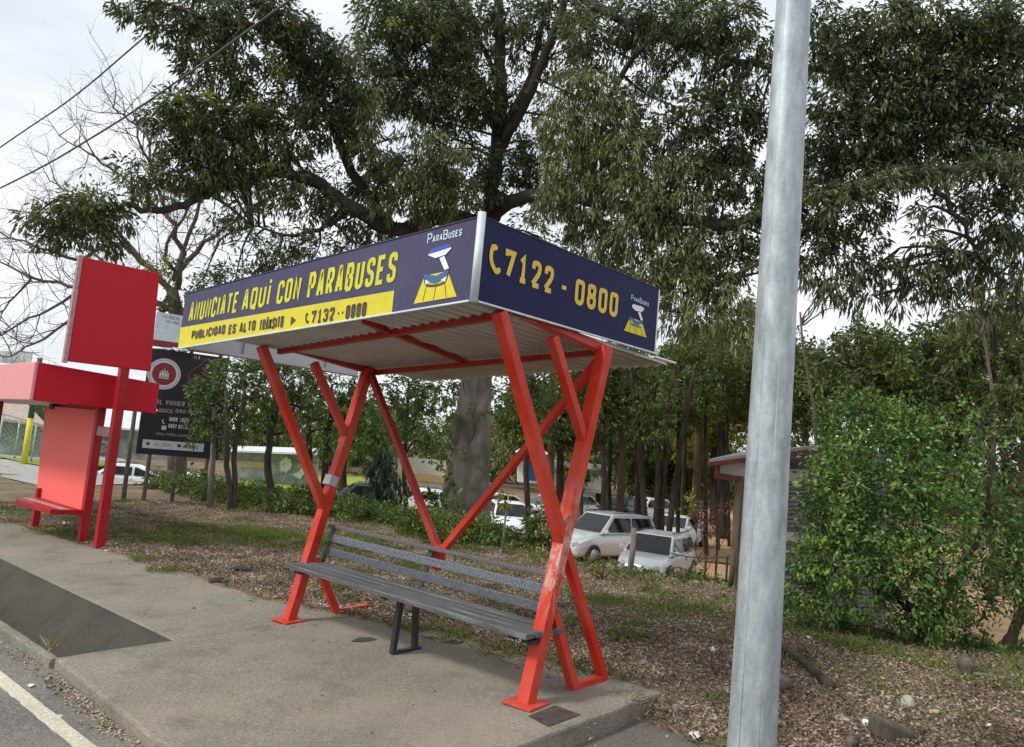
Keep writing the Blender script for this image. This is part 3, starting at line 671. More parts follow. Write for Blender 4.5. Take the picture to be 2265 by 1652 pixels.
PQ = [PY(78, 1110, .13), PY(181, 1131, .13), PY(213, 907, .13), PY(101, 897, .13)]
m = MB(); A_, B_, C_, D_ = [np.array(p) for p in PQ]; rr = .09
out2 = []
for p, a, b in ((A_, D_, B_), (B_, A_, C_), (C_, B_, D_), (D_, C_, A_)):
    da = (a-p)/np.linalg.norm(a-p); db = (b-p)/np.linalg.norm(b-p)
    for k in range(5):
        t = k/4; out2.append((1-t)**2*(p+da*rr)+2*t*(1-t)*p+t*t*(p+db*rr))
n = len(out2); m.add(out2+[p+np.array((0, .04, 0)) for p in out2], [tuple(range(n)), tuple(range(2*n-1, n-1, -1))]+[(k+n, (k+1) % n+n, (k+1) % n, k) for k in range(n)])
m.build('back_panel', M['coral'], s2)
m = MB(); m.box((-10.0, .10, 1.60), (-9.85, .19, 1.68)); m.build('panel_bracket', M['black'], s2)
m = MB(); m.box((-10.2, .175, .16), (-8.1, .20, 1.72)); m.build('panel_backing', M['red2'], s2)
for y, mt in ((-.22, 'red2'), (-.10, 'coverpink'), (.02, 'red2')):
    m = MB(); m.beam((-9.75-y*1.0, y, .262), (-8.08, y, .275), .10, .032); m.build('seat_slat', M[mt], s2, .005)
m = MB(); m.beam((-9.5, -.285, .245), (-8.03, -.285, .258), .03, .07); m.build('seat_rail', M['red2'], s2, .004)
m = MB(); m.beam((-8.06, -.30, .258), (-8.06, .15, .255), .06, .06); m.build('seat_rail', M['red2'], s2, .004)

sg = thing('roadside_sign', 'blank bright red sign board on a crimson post beside the crimson shelter', 'sign', (-7.5, .16, BZ(-7.5, .16)))
m = MB(); m.box((-7.555, .105, BZ(-7.5, .16)-.02), (-7.445, .215, 2.5)); m.build('post', M['red2'], sg, .006)
panel('sign_board', [(-7.44, -.545, 2.212), (-7.44, .485, 2.225), (-7.44, .425, 3.575), (-7.44, -.545, 3.56)], (1, 0, 0), .05, M['red_sign'], sg, .008)
m = MB(); m.beam((-7.47, -.575, 2.19), (-7.47, -.575, 3.575), .05, .07, (1, 0, 0)); m.build('board_edge', M['coverpink'], sg, .004)
m = MB(); m.beam((-8.01, .15, 1.36), (-7.555, .16, 1.36), .07, .13); m.build('tie_bar', M['coverpink'], sg, .006)

# ================================================================== foliage
def unit(v): return v/np.maximum(np.linalg.norm(v, axis=1, keepdims=True), 1e-9)
def leafmesh(name, base_, dirs, Ln, Wd, mat, parent=None, seed=0, fold=.25, sag=.15):
    """leaves as folded four-point blades: base, two shoulders, tip"""
    rs = np.random.RandomState(seed); n = len(base_); d = unit(dirs)
    s = unit(np.cross(d, rs.normal(size=(n, 3)))); nn = np.cross(s, d)
    Ln = np.asarray(Ln)*np.ones(n); Wd = np.asarray(Wd)*np.ones(n)
    mid = base_+d*(Ln*.45)[:, None]; f = nn*(Wd*fold)[:, None]
    tip = base_+d*Ln[:, None]; tip[:, 2] -= Ln*sag
    V = np.stack([base_, mid+s*(Wd*.5)[:, None]+f, tip, mid-s*(Wd*.5)[:, None]+f], 1).reshape(-1, 3)
    i = np.arange(n)*4; F3 = np.concatenate([np.stack([i, i+1, i+2], 1), np.stack([i, i+2, i+3], 1)])
    return npmesh(name, V, F3, mat, parent)
def clumps(specs, rs, Ln, Wd, per=13, droop=.75, cover=2.0, spread=.16, shell=.35):
    """specs: (centre, (rx,ry,rz), density) -> leaf bases, directions, lengths, widths, gathered in sprays"""
    B, D, Ls, Ws = [], [], [], []
    for c, r, den in specs:
        r = np.array(r, float); area = math.pi*r[0]*r[2]; n = int(cover*den*area/(Ln*Wd*.62)); ns = max(2, n//per)
        q = rs.normal(size=(ns, 3)); q /= np.linalg.norm(q, axis=1, keepdims=True)
        rad = rs.uniform(shell, 1.0, (ns, 1))**.6*rs.uniform(.8, 1.18, (ns, 1)); sub = c+q*rad*r
        k = rs.randint(0, ns, n); outd = unit(q[k]*.8+rs.normal(size=(n, 3))*.62); outd[:, 2] -= droop*rs.uniform(.3, 1.5, n)
        outd = unit(outd); sc = rs.uniform(.65, 1.25, n)
        B.append(sub[k]+outd*(spread*rs.uniform(-.15, 1, (n, 1)))+rs.normal(size=(n, 3))*spread*.25); D.append(outd); Ls.append(Ln*sc); Ws.append(Wd*sc*rs.uniform(.8, 1.2, n))
    return np.concatenate(B), np.concatenate(D), np.concatenate(Ls), np.concatenate(Ws)
def px_clump(u, v, rp, t, den=1.0, asp=1.0, depth=1.0):
    r = rp*t/FPX; return (P(u, v, t), (r*asp, r*asp*depth, r), den)
def ground_at(u, t):                          # ground under the line of sight at column u, depth t
    lo, hi = 300.0, 3200.0
    for _ in range(40):
        m_ = (lo+hi)/2; p = P(u, m_, t)
        if p[2] > float(land(p[0], p[1])): lo = m_
        else: hi = m_
    return P(u, (lo+hi)/2, t)
def curve_pts(pts, n=4):
    pts = [np.array(p, float) for p in pts]; o = []
    for i in range(len(pts)-1):
        p0 = pts[max(i-1, 0)]; p1 = pts[i]; p2 = pts[i+1]; p3 = pts[min(i+2, len(pts)-1)]
        for k in range(n):
            t = k/n; o.append(.5*((2*p1)+(-p0+p2)*t+(2*p0-5*p1+4*p2-p3)*t*t+(-p0+3*p1-3*p2+p3)*t**3))
    o.append(pts[-1]); return o
def limb(mb, pts, r0, r1, seg=8, wig=.0, rs=None, n=4):
    c = curve_pts(pts, n)
    if wig: c = [p if i in (0, len(c)-1) else p+rs.normal(size=3)*wig for i, p in enumerate(c)]
    k = len(c); rad = [r0+(r1-r0)*(i/(k-1)) for i in range(k)]
    mb.tube(c, rad, seg, True, .06 if rs is not None and seg > 5 else 0, rs); return c
def twigs_to(mb, specs, spine, rs, r0=.05, sub=4):
    sp = np.array(spine)
    for c, r, den in specs:
        d = np.linalg.norm(sp-c, axis=1)+np.maximum(0, sp[:, 2]-c[2])*.6; a = sp[np.argmin(d)]
        mid = (a+c)/2+np.array((0, 0, .12*np.linalg.norm(c-a)))+rs.normal(size=3)*.12*np.linalg.norm(c-a)
        mb.tube(curve_pts([a, mid, c], 3), [r0*(1-.12*i) for i in range(7)], 5, False)
        for _ in range(sub):
            e = c+rs.normal(size=3)*np.array(r)*.55; m_ = (c+e)/2+rs.normal(size=3)*.08; mb.tube([mid if rs.rand() < .4 else c, m_, e], [r0*.35, r0*.22, r0*.1], 4, False)

# ------------------------------------------------------------------ the great tree behind the shelter
rs = np.random.RandomState(11)
gb = ground_at(1035, 19.5)
big = thing('spreading_tree', 'huge spreading tree with a grey trunk and wide dark crown behind the bus shelter', 'tree', tuple(gb))
T = lambda u, v, t=19.5: P(u, v, t)
mb = MB(); mbl = MB(); spine = []
def L_(pts, r0, r1, seg=10, w=.03):
    c = limb(mbl, pts, r0*.60, r1*.60, seg, w, rs, 5); spine.extend(c); return c
g0 = gb-np.array((0, 0, .3))
mb.tube([g0, T(1030, 1080), T(1040, 980), T(1052, 870), T(1064, 740), T(1076, 600), T(1084, 520)], [.74, .60, .50, .40, .35, .34, .34], 16, True, .07, rs)
for dx, dz in ((-.8, -.5), (.75, .2), (.2, -.85), (-.5, .6)):        # root flares
    mb.tube([g0+np.array((dx*1.25, dz*1.2, .2)), g0+np.array((dx*.7, dz*.7, .7)), g0+np.array((dx*.3, dz*.3, 2.1))], [.16, .24, .12], 8, True)
spine.extend([T(1072, 600), T(1082, 520)])
L_([T(1085, 540), T(1088, 440), T(1100, 330), T(1108, 200, 19.2), T(1105, 60, 19), T(1100, -120, 19)], .40, .16)
L_([T(1098, 345), T(1150, 250, 19), T(1210, 110, 18.5), T(1262, -20, 18), T(1330, -190, 17.5)], .25, .12)
L_([T(1098, 300, 19.3), T(1170, 180, 19.5), T(1190, 80, 19.5), T(1230, -60, 19)], .20, .09)
L_([T(1096, 280), T(1040, 150, 19), T(1010, 60, 18.5), T(990, -90, 18)], .22, .10)
L_([T(1100, 180), T(1050, 60, 20), T(1020, -60, 21)], .13, .07)
L_([T(1085, 500), T(980, 480, 19), T(870, 505, 18.5), T(780, 460, 18), T(690, 400, 17.5), T(610, 378, 17), T(560, 395, 17), T(480, 420, 16.5), T(420, 445, 16), T(350, 465, 15.8), T(265, 450, 15.5), T(225, 470, 15.5)], .34, .07)
L_([T(870, 505, 18.5), T(790, 400, 18), T(740, 290, 17.5), T(700, 190, 17), T(640, 110, 16.5), T(570, 70, 16), T(470, 40, 15.8), T(380, 10, 15.5)], .22, .07)
L_([T(640, 110, 16.5), T(590, 60, 16.2), T(560, -20, 16), T(520, -90, 16)], .17, .08)
L_([T(780, 460, 18), T(720, 500, 18.5), T(640, 520, 19), T(560, 500, 19)], .12, .04)
L_([T(1085, 480), T(1130, 450, 19), T(1190, 432, 18.5), T(1300, 440, 18), T(1440, 470, 17), T(1600, 495, 16), T(1760, 452, 15), T(1900, 415, 14.5), T(2050, 385, 14), T(2200, 365, 13.8), T(2330, 360, 13.6)], .30, .13)
L_([T(1700, 470, 15.4), T(1850, 380, 15), T(2000, 330, 15), T(2140, 240, 15), T(2270, 120, 15)], .16, .08)
L_([T(1262, -20, 18), T(1400, 60, 17), T(1560, 110, 16), T(1760, 150, 15.5), T(1980, 140, 15), T(2250, 60, 14.5)], .16, .07)
L_([T(1300, 440, 18), T(1330, 300, 17.5), T(1380, 160, 17), T(1500, 40, 16.5), T(1650, -60, 16)], .15, .06)
L_([T(2050, 385, 14), T(2120, 480, 14), T(2180, 580, 14.2), T(2250, 640, 14.4)], .09, .03)
L_([T(1440, 470, 17), T(1500, 560, 16.5), T(1560, 640, 16)], .10, .04)
dark = [(300, 0, 50, 15.6, .8), (350, 45, 42, 15.6, .7), (405, 20, 55, 15.8, .8), (395, 85, 32, 15.7, .7), (440, 105, 40, 15.8, .7), (480, 40, 60, 16, .85), (545, 20, 60, 16, .9), (600, 10, 50, 16, .8), (540, 95, 48, 16, .6),
 (430, 150, 34, 16, .7), (495, 165, 46, 16.2, .8), (450, 200, 30, 16, .6), (555, 170, 42, 16.4, .55), (640, 50, 42, 16.4, .9), (680, 95, 50, 16.8, 1), (610, 130, 42, 16.5, .6), (700, 150, 55, 17, 1), (740, 200, 55, 17, 1), (660, 215, 48, 17, .8),
 (590, 235, 46, 16.5, .8), (530, 260, 50, 16.2, .9), (470, 250, 44, 16, .8), (400, 235, 48, 15.8, .8), (352, 262, 34, 15.6, .7), (370, 305, 44, 15.8, .85), (440, 310, 50, 16, 1), (510, 330, 52, 16.2, 1), (590, 310, 52, 16.6, 1), (660, 300, 50, 17, .9), (730, 280, 48, 17.2, .8), (440, 385, 48, 16, 1), (385, 375, 40, 15.8, .9), (500, 395, 42, 16.3, .8), (290, 380, 36, 15.6, .9), (330, 420, 30, 15.6, .55), (560, 380, 40, 16.6, .55),
 (220, 445, 40, 15.5, 1), (170, 455, 42, 15.4, 1.1), (120, 470, 34, 15.3, .8), (140, 510, 36, 15.4, .9), (205, 500, 42, 15.5, 1.1), (245, 520, 36, 15.6, 1), (70, 485, 20, 15.2, .6), (110, 530, 26, 15.3, .6), (260, 480, 30, 15.6, .7),
 (610, 440, 44, 17, .42), (540, 470, 42, 17, .42), (680, 450, 50, 17.5, .5), (760, 470, 46, 18, .5), (640, 530, 46, 18.5, .45), (560, 540, 40, 18.5, .45), (700, 560, 50, 18.5, .6), (780, 540, 44, 18.6, .6), (840, 520, 40, 18.7, .7), (480, 500, 34, 18, .4), (600, 590, 46, 19, .7), (520, 620, 44, 19, .8), (450, 620, 30, 19, .5),
 (830, 20, 55, 18, 1), (890, 50, 60, 18, 1), (960, 30, 58, 18.2, 1), (850, 110, 55, 18, 1), (930, 130, 58, 18.4, 1.1), (1000, 110, 50, 18.5, .9), (870, 190, 55, 18, 1), (940, 210, 58, 18.3, 1.1), (1010, 215, 55, 18.4, 1.1), (1060, 170, 46, 18.6, 1), (1065, 240, 40, 18.8, 1), (800, 190, 40, 17.8, .9), (790, 260, 34, 17.8, .7), (810, 310, 30, 18, .4), (960, 270, 42, 18.5, .6), (1010, 300, 40, 18.7, .7),
 (1060, 20, 45, 18.8, .8), (1120, 30, 50, 18.8, .9), (1060, 90, 40, 20, .7), (1150, 110, 46, 19.8, .8), (1200, 40, 50, 19.5, .9), (1120, 200, 36, 18.8, .7), (1060, 350, 36, 18.8, .8), (1140, 370, 44, 19, .9), (1180, 330, 36, 19.2, .7), (1160, 270, 34, 19.5, .4), (1210, 220, 30, 19.3, .35), (1080, 410, 40, 18.8, 1), (1190, 400, 40, 19, .9), (1040, 460, 36, 19, .7),
 (1290, 60, 55, 17.5, .8), (1350, 110, 50, 17.3, .7), (1290, 150, 42, 18, .4), (1400, 40, 60, 17, .9), (1470, 20, 55, 16.6, 1), (1480, 90, 50, 16.4, 1), (1550, 50, 60, 16, 1.1), (1620, 40, 55, 15.8, 1), (1560, 120, 45, 16, .7), (1640, 110, 45, 15.8, .7), (1690, 90, 36, 15.6, .6), (1690, 170, 34, 15.6, .5), (1600, 170, 38, 16, .4), (1480, 170, 38, 16.5, .4), (1440, 230, 36, 16.8, .4),
 (1550, 250, 55, 16.2, 1), (1620, 230, 50, 15.9, .9), (1480, 290, 48, 16.5, .9), (1560, 320, 55, 16.2, 1.1), (1640, 310, 52, 15.9, 1), (1690, 260, 40, 15.7, .9), (1600, 390, 50, 16, 1), (1670, 400, 50, 15.8, .9), (1650, 500, 46, 15.8, 1), (1620, 570, 46, 16, 1), (1690, 560, 40, 15.7, .9), (1600, 440, 34, 16, .5),
 (1810, 30, 55, 14.8, .8), (1870, 60, 50, 14.8, .7), (1820, 120, 45, 14.8, .6), (1900, 130, 55, 14.8, 1), (1960, 50, 60, 14.6, 1), (2040, 30, 60, 14.5, 1), (2000, 120, 60, 14.6, 1.1), (2090, 100, 60, 14.4, 1.1), (2170, 50, 62, 14.2, 1.2), (2250, 50, 60, 14, 1.2), (2170, 140, 60, 14.2, 1.2), (2250, 150, 60, 14, 1.1), (1850, 210, 55, 14.8, 1), (1930, 220, 60, 14.7, 1.1), (2010, 210, 60, 14.6, 1.2), (2090, 200, 60, 14.4, 1.2), (2170, 230, 60, 14.3, 1.1), (2250, 250, 55, 14.1, 1), (1810, 290, 50, 14.9, 1), (1880, 300, 58, 14.8, 1.1), (1960, 300, 60, 14.7, 1.1), (2040, 290, 60, 14.6, 1.2), (2120, 300, 58, 14.4, 1.1), (2200, 320, 55, 14.3, 1.1), (2260, 330, 50, 14.1, 1),
 (1820, 370, 48, 15, .9), (1890, 380, 50, 14.8, .9), (1970, 370, 46, 14.7, .7), (2060, 360, 42, 14.5, .7), (2200, 400, 46, 14.3, .7), (2255, 410, 40, 14.1, .9), (1800, 460, 50, 15, .9), (1860, 470, 46, 14.9, .8), (1920, 450, 40, 14.8, .7), (1800, 540, 46, 15, .9), (1860, 550, 46, 14.9, .8), (1930, 520, 40, 14.8, .5), (1970, 440, 24, 14.5, .4), (2040, 470, 26, 14, .6), (2050, 520, 26, 14, .6), (2110, 450, 36, 14.2, .8), (2180, 470, 40, 14.2, .8), (2240, 480, 38, 14.1, .8)]
dark += [(1830, 435, 32, 14.2, .9), (1890, 412, 30, 14.0, .8), (1960, 398, 32, 13.9, .9), (2030, 385, 28, 13.7, .8), (2100, 372, 32, 13.5, .9), (2180, 362, 30, 13.3, .8), (2250, 352, 34, 13.2, .9), (1750, 455, 34, 14.8, .9), (1690, 475, 30, 15.2, .9), (640, 395, 28, 16.8, .7), (720, 430, 30, 17.2, .7), (560, 400, 24, 16.6, .7), (700, 240, 34, 16.6, .8)]
hang = [(2235, 520, 36, 14.1, .9), (2200, 590, 36, 14.2, .9), (2250, 630, 34, 14.1, .9), (2150, 600, 34, 14.2, .8), (2215, 500, 34, 14.1, .9), (2080, 590, 36, 14.3, .8), (1840, 640, 30, 14.7, .8), (1790, 600, 36, 14.9, .9), (2260, 700, 34, 14.1, .8), (2180, 690, 30, 14.2, .6), (1860, 610, 42, 14.7, .85), (1910, 600, 44, 14.6, .8), (1960, 590, 44, 14.6, .8), (2010, 600, 44, 14.5, .75), (1895, 650, 26, 14.6, .8), (1935, 655, 24, 14.6, .7), (1985, 665, 26, 14.5, .8), (2050, 570, 42, 14.4, .8), (2060, 630, 36, 14.4, .7), (2110, 560, 42, 14.3, .7), (2160, 540, 36, 14.2, .6), (2100, 620, 36, 14.3, .6), (2210, 560, 32, 14.2, .55), (2255, 580, 32, 14.1, .6), (2120, 680, 40, 14.3, .5), (2190, 640, 34, 14.2, .35), (2250, 680, 36, 14.2, .5)]
olive = [(760, 120, 44, 17, .7), (795, 215, 42, 17.3, .9), (810, 265, 40, 17.3, 1), (800, 320, 34, 17.4, .8), (840, 350, 40, 17.6, .8), (880, 380, 46, 17.7, .9), (930, 350, 42, 17.8, .75), (960, 400, 50, 18, 1), (900, 430, 46, 18, .8), (1000, 360, 42, 18, .9), (1010, 430, 46, 18.2, .9), (850, 440, 40, 18, .6), (960, 470, 44, 18.2, .7), (900, 300, 34, 17.8, .35), (960, 310, 30, 18, .4),
 (1250, 200, 48, 17, .9), (1310, 190, 46, 16.8, .9), (1240, 270, 50, 17, 1), (1310, 270, 52, 16.8, 1), (1370, 240, 42, 16.7, .7), (1250, 350, 52, 17, 1), (1320, 350, 55, 16.8, 1), (1390, 330, 52, 16.6, 1), (1230, 430, 48, 17, 1), (1300, 440, 55, 16.8, 1.1), (1380, 420, 55, 16.6, 1.1), (1450, 380, 50, 16.4, 1), (1510, 370, 42, 16.2, 1), (1450, 460, 55, 16.4, 1.1), (1530, 450, 50, 16.2, 1), (1570, 370, 34, 16, .9), (1400, 510, 55, 16.5, 1.1), (1330, 520, 48, 16.8, 1), (1480, 540, 55, 16.3, 1.1), (1550, 540, 50, 16, 1), (1440, 600, 50, 16.4, 1.1), (1520, 620, 52, 16.2, 1), (1580, 620, 46, 16, .9), (1500, 690, 46, 16.3, .8), (1560, 700, 48, 16, .7), (1620, 660, 44, 15.9, .8), (1640, 730, 40, 15.9, .6), (1280, 490, 36, 17, .7), (1200, 470, 26, 17.5, .6)]
yel = [(410, 240, 26, 15.5, .6), (455, 232, 26, 15.5, .6), (610, 150, 28, 16.1, .8), (550, 260, 30, 16, .5), (590, 330, 30, 16.4, .6), (1190, 590, 40, 19, .5), (1000, 80, 40, 18.8, .6), (950, 60, 36, 18, .5), (1080, 80, 36, 20.5, .6), (790, 80, 24, 17, .4), (640, 90, 28, 16.2, .6), (345, 585, 22, 22, .5), (210, 450, 22, 15.2, .5), (1590, 190, 24, 16, .6), (1620, 215, 22, 15.9, .5), (1220, 520, 34, 17.5, .7), (1270, 560, 40, 17.5, .6), (1330, 600, 40, 17.4, .6), (2150, 620, 26, 14.2, .4), (880, 60, 28, 17.6, .4)]
_r2 = np.random.RandomState(23)
for _ in range(230):
    u, v = _r2.uniform(330, 2300), _r2.uniform(-20, 640)
    if u < 760 and v > 430: continue
    if u < 480 and (v < 240 and u < 400 - (v-60)*.2): continue
    if 655 < u < 820 and v < 95: continue
    if 1740 < u < 2060 and v > 400: continue
    if 1060 < u < 1215 and v > 150 and _r2.rand() < .8: continue
    if u > 1660 and v > 560: continue
    t0 = 19.5 if 700 < u < 1300 else (18.6 if u < 700 else 19.5-(u-1300)*.0035)
    dark.append((u, v, _r2.uniform(28, 50), t0, _r2.uniform(.18, .42)))
mk = lambda lst, **k: [px_clump(a, b, c, d, e, **k) for a, b, c, d, e in lst]
SD, SH, SO, SYw = mk(dark), mk(hang, asp=.85), mk(olive), mk(yel)
twigs_to(mbl, SD+SO+SH, spine, rs, .038); mbl.build('limbs', M['bark'], big)
mb.build('trunk', M['bark_big'], big)
B_, D_, l_, w_ = clumps(SD, rs, .150, .046, 14, .75, 5.0, .18); leafmesh('crown', B_, D_, l_, w_, M['leaf_main'], big, 1)
B_, D_, l_, w_ = clumps(SH, rs, .20, .046, 12, 1.8, 3.6, .2); leafmesh('crown', B_, D_, l_, w_, M['leaf_main'], big, 4)
B_, D_, l_, w_ = clumps(SO, rs, .17, .036, 16, 1.4, 5.0, .17); o = leafmesh('crown', B_, D_, l_, w_, M['leaf_olive'], big, 2); tag(o, 'lighter drooping olive-green foliage')
B_, D_, l_, w_ = clumps(SYw, rs, .15, .06, 12, .3, 2.8, .12); o = leafmesh('crown', B_, D_, l_, w_, M['leaf_yellow'], big, 3); tag(o, 'yellow-green young foliage')
# climbing vines on the trunk
vs_ = []
mb = MB()
for k in range(5):
    a0 = rs.uniform(0, 6.28); pts = []
    for j in range(12):
        u = 1030+j*2.5; v = 1110-j*27; c = T(u, v); r = .56-.020*j; a0 += rs.uniform(-.5, .5); pts.append(c+np.array((math.cos(a0)*r, math.sin(a0)*r, 0)))
    mb.tube(curve_pts(pts, 2), .012, 5)
for (u, v, rp, den) in ((985, 930, 34, .8), (1000, 1000, 30, .7), (980, 870, 30, .8), (1010, 1060, 28, .6), (1060, 900, 26, .35), (960, 960, 26, .7)):
    vs_.append(px_clump(u, v, rp, 18.9, den))
mb.build('climbing_vine', M['bark_dark'], big)
B_, D_, l_, w_ = clumps(vs_, rs, .12, .06, 10, 1.0, 1.7, .1); leafmesh('climbing_leaves', B_, D_, l_, w_, M['leaf_mid'], big, 5)

# ------------------------------------------------------------------ bare tree on the left
rs = np.random.RandomState(5)
bt = ground_at(395, 24)
bare = thing('bare_tree', 'leafless fine-branched tree spreading behind the red sign and billboard', 'tree', tuple(bt))
mb = MB()
def grow(a, d, ln, r, lev):
    n = 5; pts = [a]; p = np.array(a, float); dd = np.array(d, float)
    for i in range(n):
        dd = dd+rs.normal(size=3)*.13+np.array((0, 0, .05 if lev < 3 else .02)); dd /= np.linalg.norm(dd); p = p+dd*ln/n; pts.append(p.copy())
    mb.tube(pts, [r*(1-.13*i) for i in range(n+1)], 6 if lev < 2 else 4 if lev < 3 else 3, False)
    if lev >= 4 or r < .006: return
    for k in range(3 if lev < 3 else 2):
        j = rs.randint(2, n+1); nd = dd+rs.normal(size=3)*.62; nd /= np.linalg.norm(nd)
        grow(pts[j], nd, ln*rs.uniform(.52, .8), r*rs.uniform(.45, .62), lev+1)
Tb = lambda u, v, t=24: P(u, v, t)
mb.tube([bt-np.array((0, 0, .3)), Tb(392, 900), Tb(396, 760), Tb(388, 690), Tb(380, 640)], [.30, .27, .24, .22, .18], 10, True, .06, rs)
mains = [([(388, 690), (300, 655), (200, 628), (150, 632), (70, 612), (-20, 570)], .11), ([(385, 650), (330, 590), (260, 540), (170, 575), (80, 545), (-20, 505)], .11),
 ([(392, 640), (400, 560), (372, 480), (345, 400), (318, 330), (300, 240)], .11), ([(395, 600), (450, 540), (500, 500), (560, 470)], .10), ([(388, 680), (330, 700), (280, 640)], .07),
 ([(372, 480), (310, 420), (240, 370), (180, 330), (130, 300)], .06), ([(330, 590), (250, 500), (180, 440), (110, 400)], .06), ([(385, 620), (430, 480), (470, 400), (500, 330)], .08),
 ([(300, 655), (180, 700), (80, 760), (10, 790)], .06), ([(200, 628), (110, 680), (20, 730), (-20, 750)], .05), ([(345, 400), (320, 300), (280, 260), (250, 240)], .05), ([(390, 600), (360, 560), (420, 460), (440, 340)], .07), ([(70, 612), (30, 660), (-10, 700)], .04), ([(290, 640), (210, 560), (120, 500), (60, 470)], .05)]
for pts, r in mains:
    c = limb(mb, [Tb(a, b, 24+rs.uniform(-.8, .8)*(i > 1)) for i, (a, b) in enumerate(pts)], r, .018, 6, .04, rs, 4)
    for k in range(3, len(c)):
        for _ in range(2 if r > .07 else 1):
            d = c[min(k, len(c)-1)]-c[k-1]; d /= np.linalg.norm(d); nd = d*.7+rs.normal(size=3)*.55+np.array((0, 0, .12)); nd /= np.linalg.norm(nd)
            grow(c[k], nd, rs.uniform(.8, 1.6), .019, 2)
mb.build('trunk', M['twig'], bare)
ep = [px_clump(u, v, r_, t_, d_) for u, v, r_, t_, d_ in ((380, 700, 34, 23.8, .8), (395, 650, 28, 23.8, .8), (370, 620, 24, 23.8, .6), (330, 690, 22, 23.8, .4), (430, 640, 30, 23.8, .8), (400, 590, 26, 23.8, .5), (385, 560, 18, 23.8, .4), (430, 690, 30, 23.8, .8), (390, 740, 36, 23.8, .8))]
B_, D_, l_, w_ = clumps(ep, rs, .17, .06, 12, .2, 1.8, .14); leafmesh('epiphytes', B_, D_, l_, w_, M['leaf_wood'], bare, 8)
B_, D_, l_, w_ = clumps([px_clump(350, 585, 22, 23.6, .7), px_clump(320, 590, 10, 23.6, .6)], rs, .3, .03, 14, -.3, 1.6, .08); o = leafmesh('epiphytes', B_, D_, l_, w_, M['leaf_yellow'], bare, 9); tag(o, 'yellow spiky air plant')

# ------------------------------------------------------------------ trees: one builder
def tree(name, label, u, t, top_v, trunk_px, specs_px, mat='leaf_wood', bark='bark_dark', leaf=(.15, .055), group=None, lean=0.0, seed=1, cover=3.0, stems=1, droop=.5, cat='tree', per=13, sub=3):
    rs = np.random.RandomState(seed); g = ground_at(u, t); th = thing(name, label, cat, tuple(g), group)
    mb = MB(); sp = []; r0 = trunk_px*t/FPX/2
    for k in range(stems):
        du = (k-(stems-1)/2)*trunk_px*1.25; tp = P(u+lean+du*(1.0+1.3*(stems > 1)), top_v, t+rs.uniform(-.4, .4)); g1 = g+_r*du*t/FPX*.6
        mid = (g1+tp)/2+rs.normal(size=3)*.10; c = limb(mb, [g1-np.array((0, 0, .15)), mid, tp], r0, r0*.55, 10, .015, rs, 5); sp += c[3:]
    sx = [px_clump(a, b, c, d, e) for a, b, c, d, e in specs_px]
    if sx: twigs_to(mb, sx, sp, rs, min(.04, r0*.5), sub)
    mb.build('trunk', M[bark], th)
    if sx:
        B, D, l, w = clumps(sx, rs, leaf[0], leaf[1], per, droop, cover, leaf[0]*.9); leafmesh('crown', B, D, l, w, M[mat], th, seed)
    return th

# live fence and young trees left of the trunk
tree('fence_tree', 'bushy young tree with twin pale stems hiding the edge of the black billboard', 520, 15.5, 860, 14, [(450, 860, 34, 15.3, .8), (500, 830, 44, 15.5, 1), (560, 820, 44, 15.6, 1), (480, 900, 44, 15.4, .95), (540, 890, 46, 15.5, 1), (440, 915, 26, 15.2, .7), (460, 950, 32, 15.3, .7), (520, 950, 36, 15.5, .7), (590, 870, 40, 15.7, .9), (430, 970, 22, 15.2, .5)], 'leaf_mid', 'bark', (.075, .035), seed=21, stems=2, cover=3.4)
tree('fence_tree', 'leafy tree on a stout crooked stem between the billboard and the painted wall', 612, 16.5, 900, 20, [(600, 800, 46, 16.6, .9), (650, 840, 48, 16.6, 1), (620, 890, 44, 16.5, 1), (670, 900, 40, 16.6, .9), (590, 930, 30, 16.4, .7), (640, 950, 26, 16.5, .5), (560, 790, 36, 16.6, .8)], 'leaf_mid', 'bark', (.08, .038), seed=22, cover=3.4)
tree('fence_tree', 'dark ivy-wrapped tree seen through the left orange-red frame', 712, 18, 880, 18, [(700, 820, 46, 18, .7), (750, 850, 46, 18, .75), (690, 880, 44, 18, .8), (740, 910, 44, 18, .8), (780, 890, 40, 18.2, .7), (700, 950, 34, 18, .8), (730, 990, 26, 18, .7), (800, 930, 36, 18.2, .6)], 'leaf_mid', 'bark_dark', (.09, .042), seed=23, cover=3.4, stems=2)
tree('fence_tree', 'tall thin tree with yellow-green sprays just left of the great trunk', 905, 20.5, 850, 12, [(860, 850, 40, 20.5, .5), (900, 870, 44, 20.4, .9), (940, 880, 40, 20.3, .9), (880, 930, 40, 20.4, .8), (930, 940, 38, 20.3, .8), (960, 1000, 30, 20.2, .5), (830, 900, 26, 20.5, .5), (990, 860, 40, 20.2, .8)], 'leaf_mid', 'bark_dark', (.12, .05), seed=24, cover=3.4)
# dark conical plant
rs = np.random.RandomState(31); g = ground_at(853, 17)
con = thing('conical_shrub', 'dark blue-green conical shrub standing beside the parked dark car', 'shrub', tuple(g))
sx = []
for k in range(10):
    v = 985+k*13; w = 10+ (k**.75)*8.0
    for du in (-.5, 0, .5): sx.append((P(853+du*w, v, 17), (w*.5*17/FPX, w*.5*17/FPX, 13*17/FPX), 1.2))
B_, D_, l_, w_ = clumps(sx, rs, .24, .045, 12, 2.2, 2.1, .1); leafmesh('foliage', B_, D_, l_, w_, M['leaf_con'], con, 2)
mb = MB(); mb.tube([g, P(853, 990, 17)], [.07, .02], 6); mb.build('stem', M['bark_dark'], con)

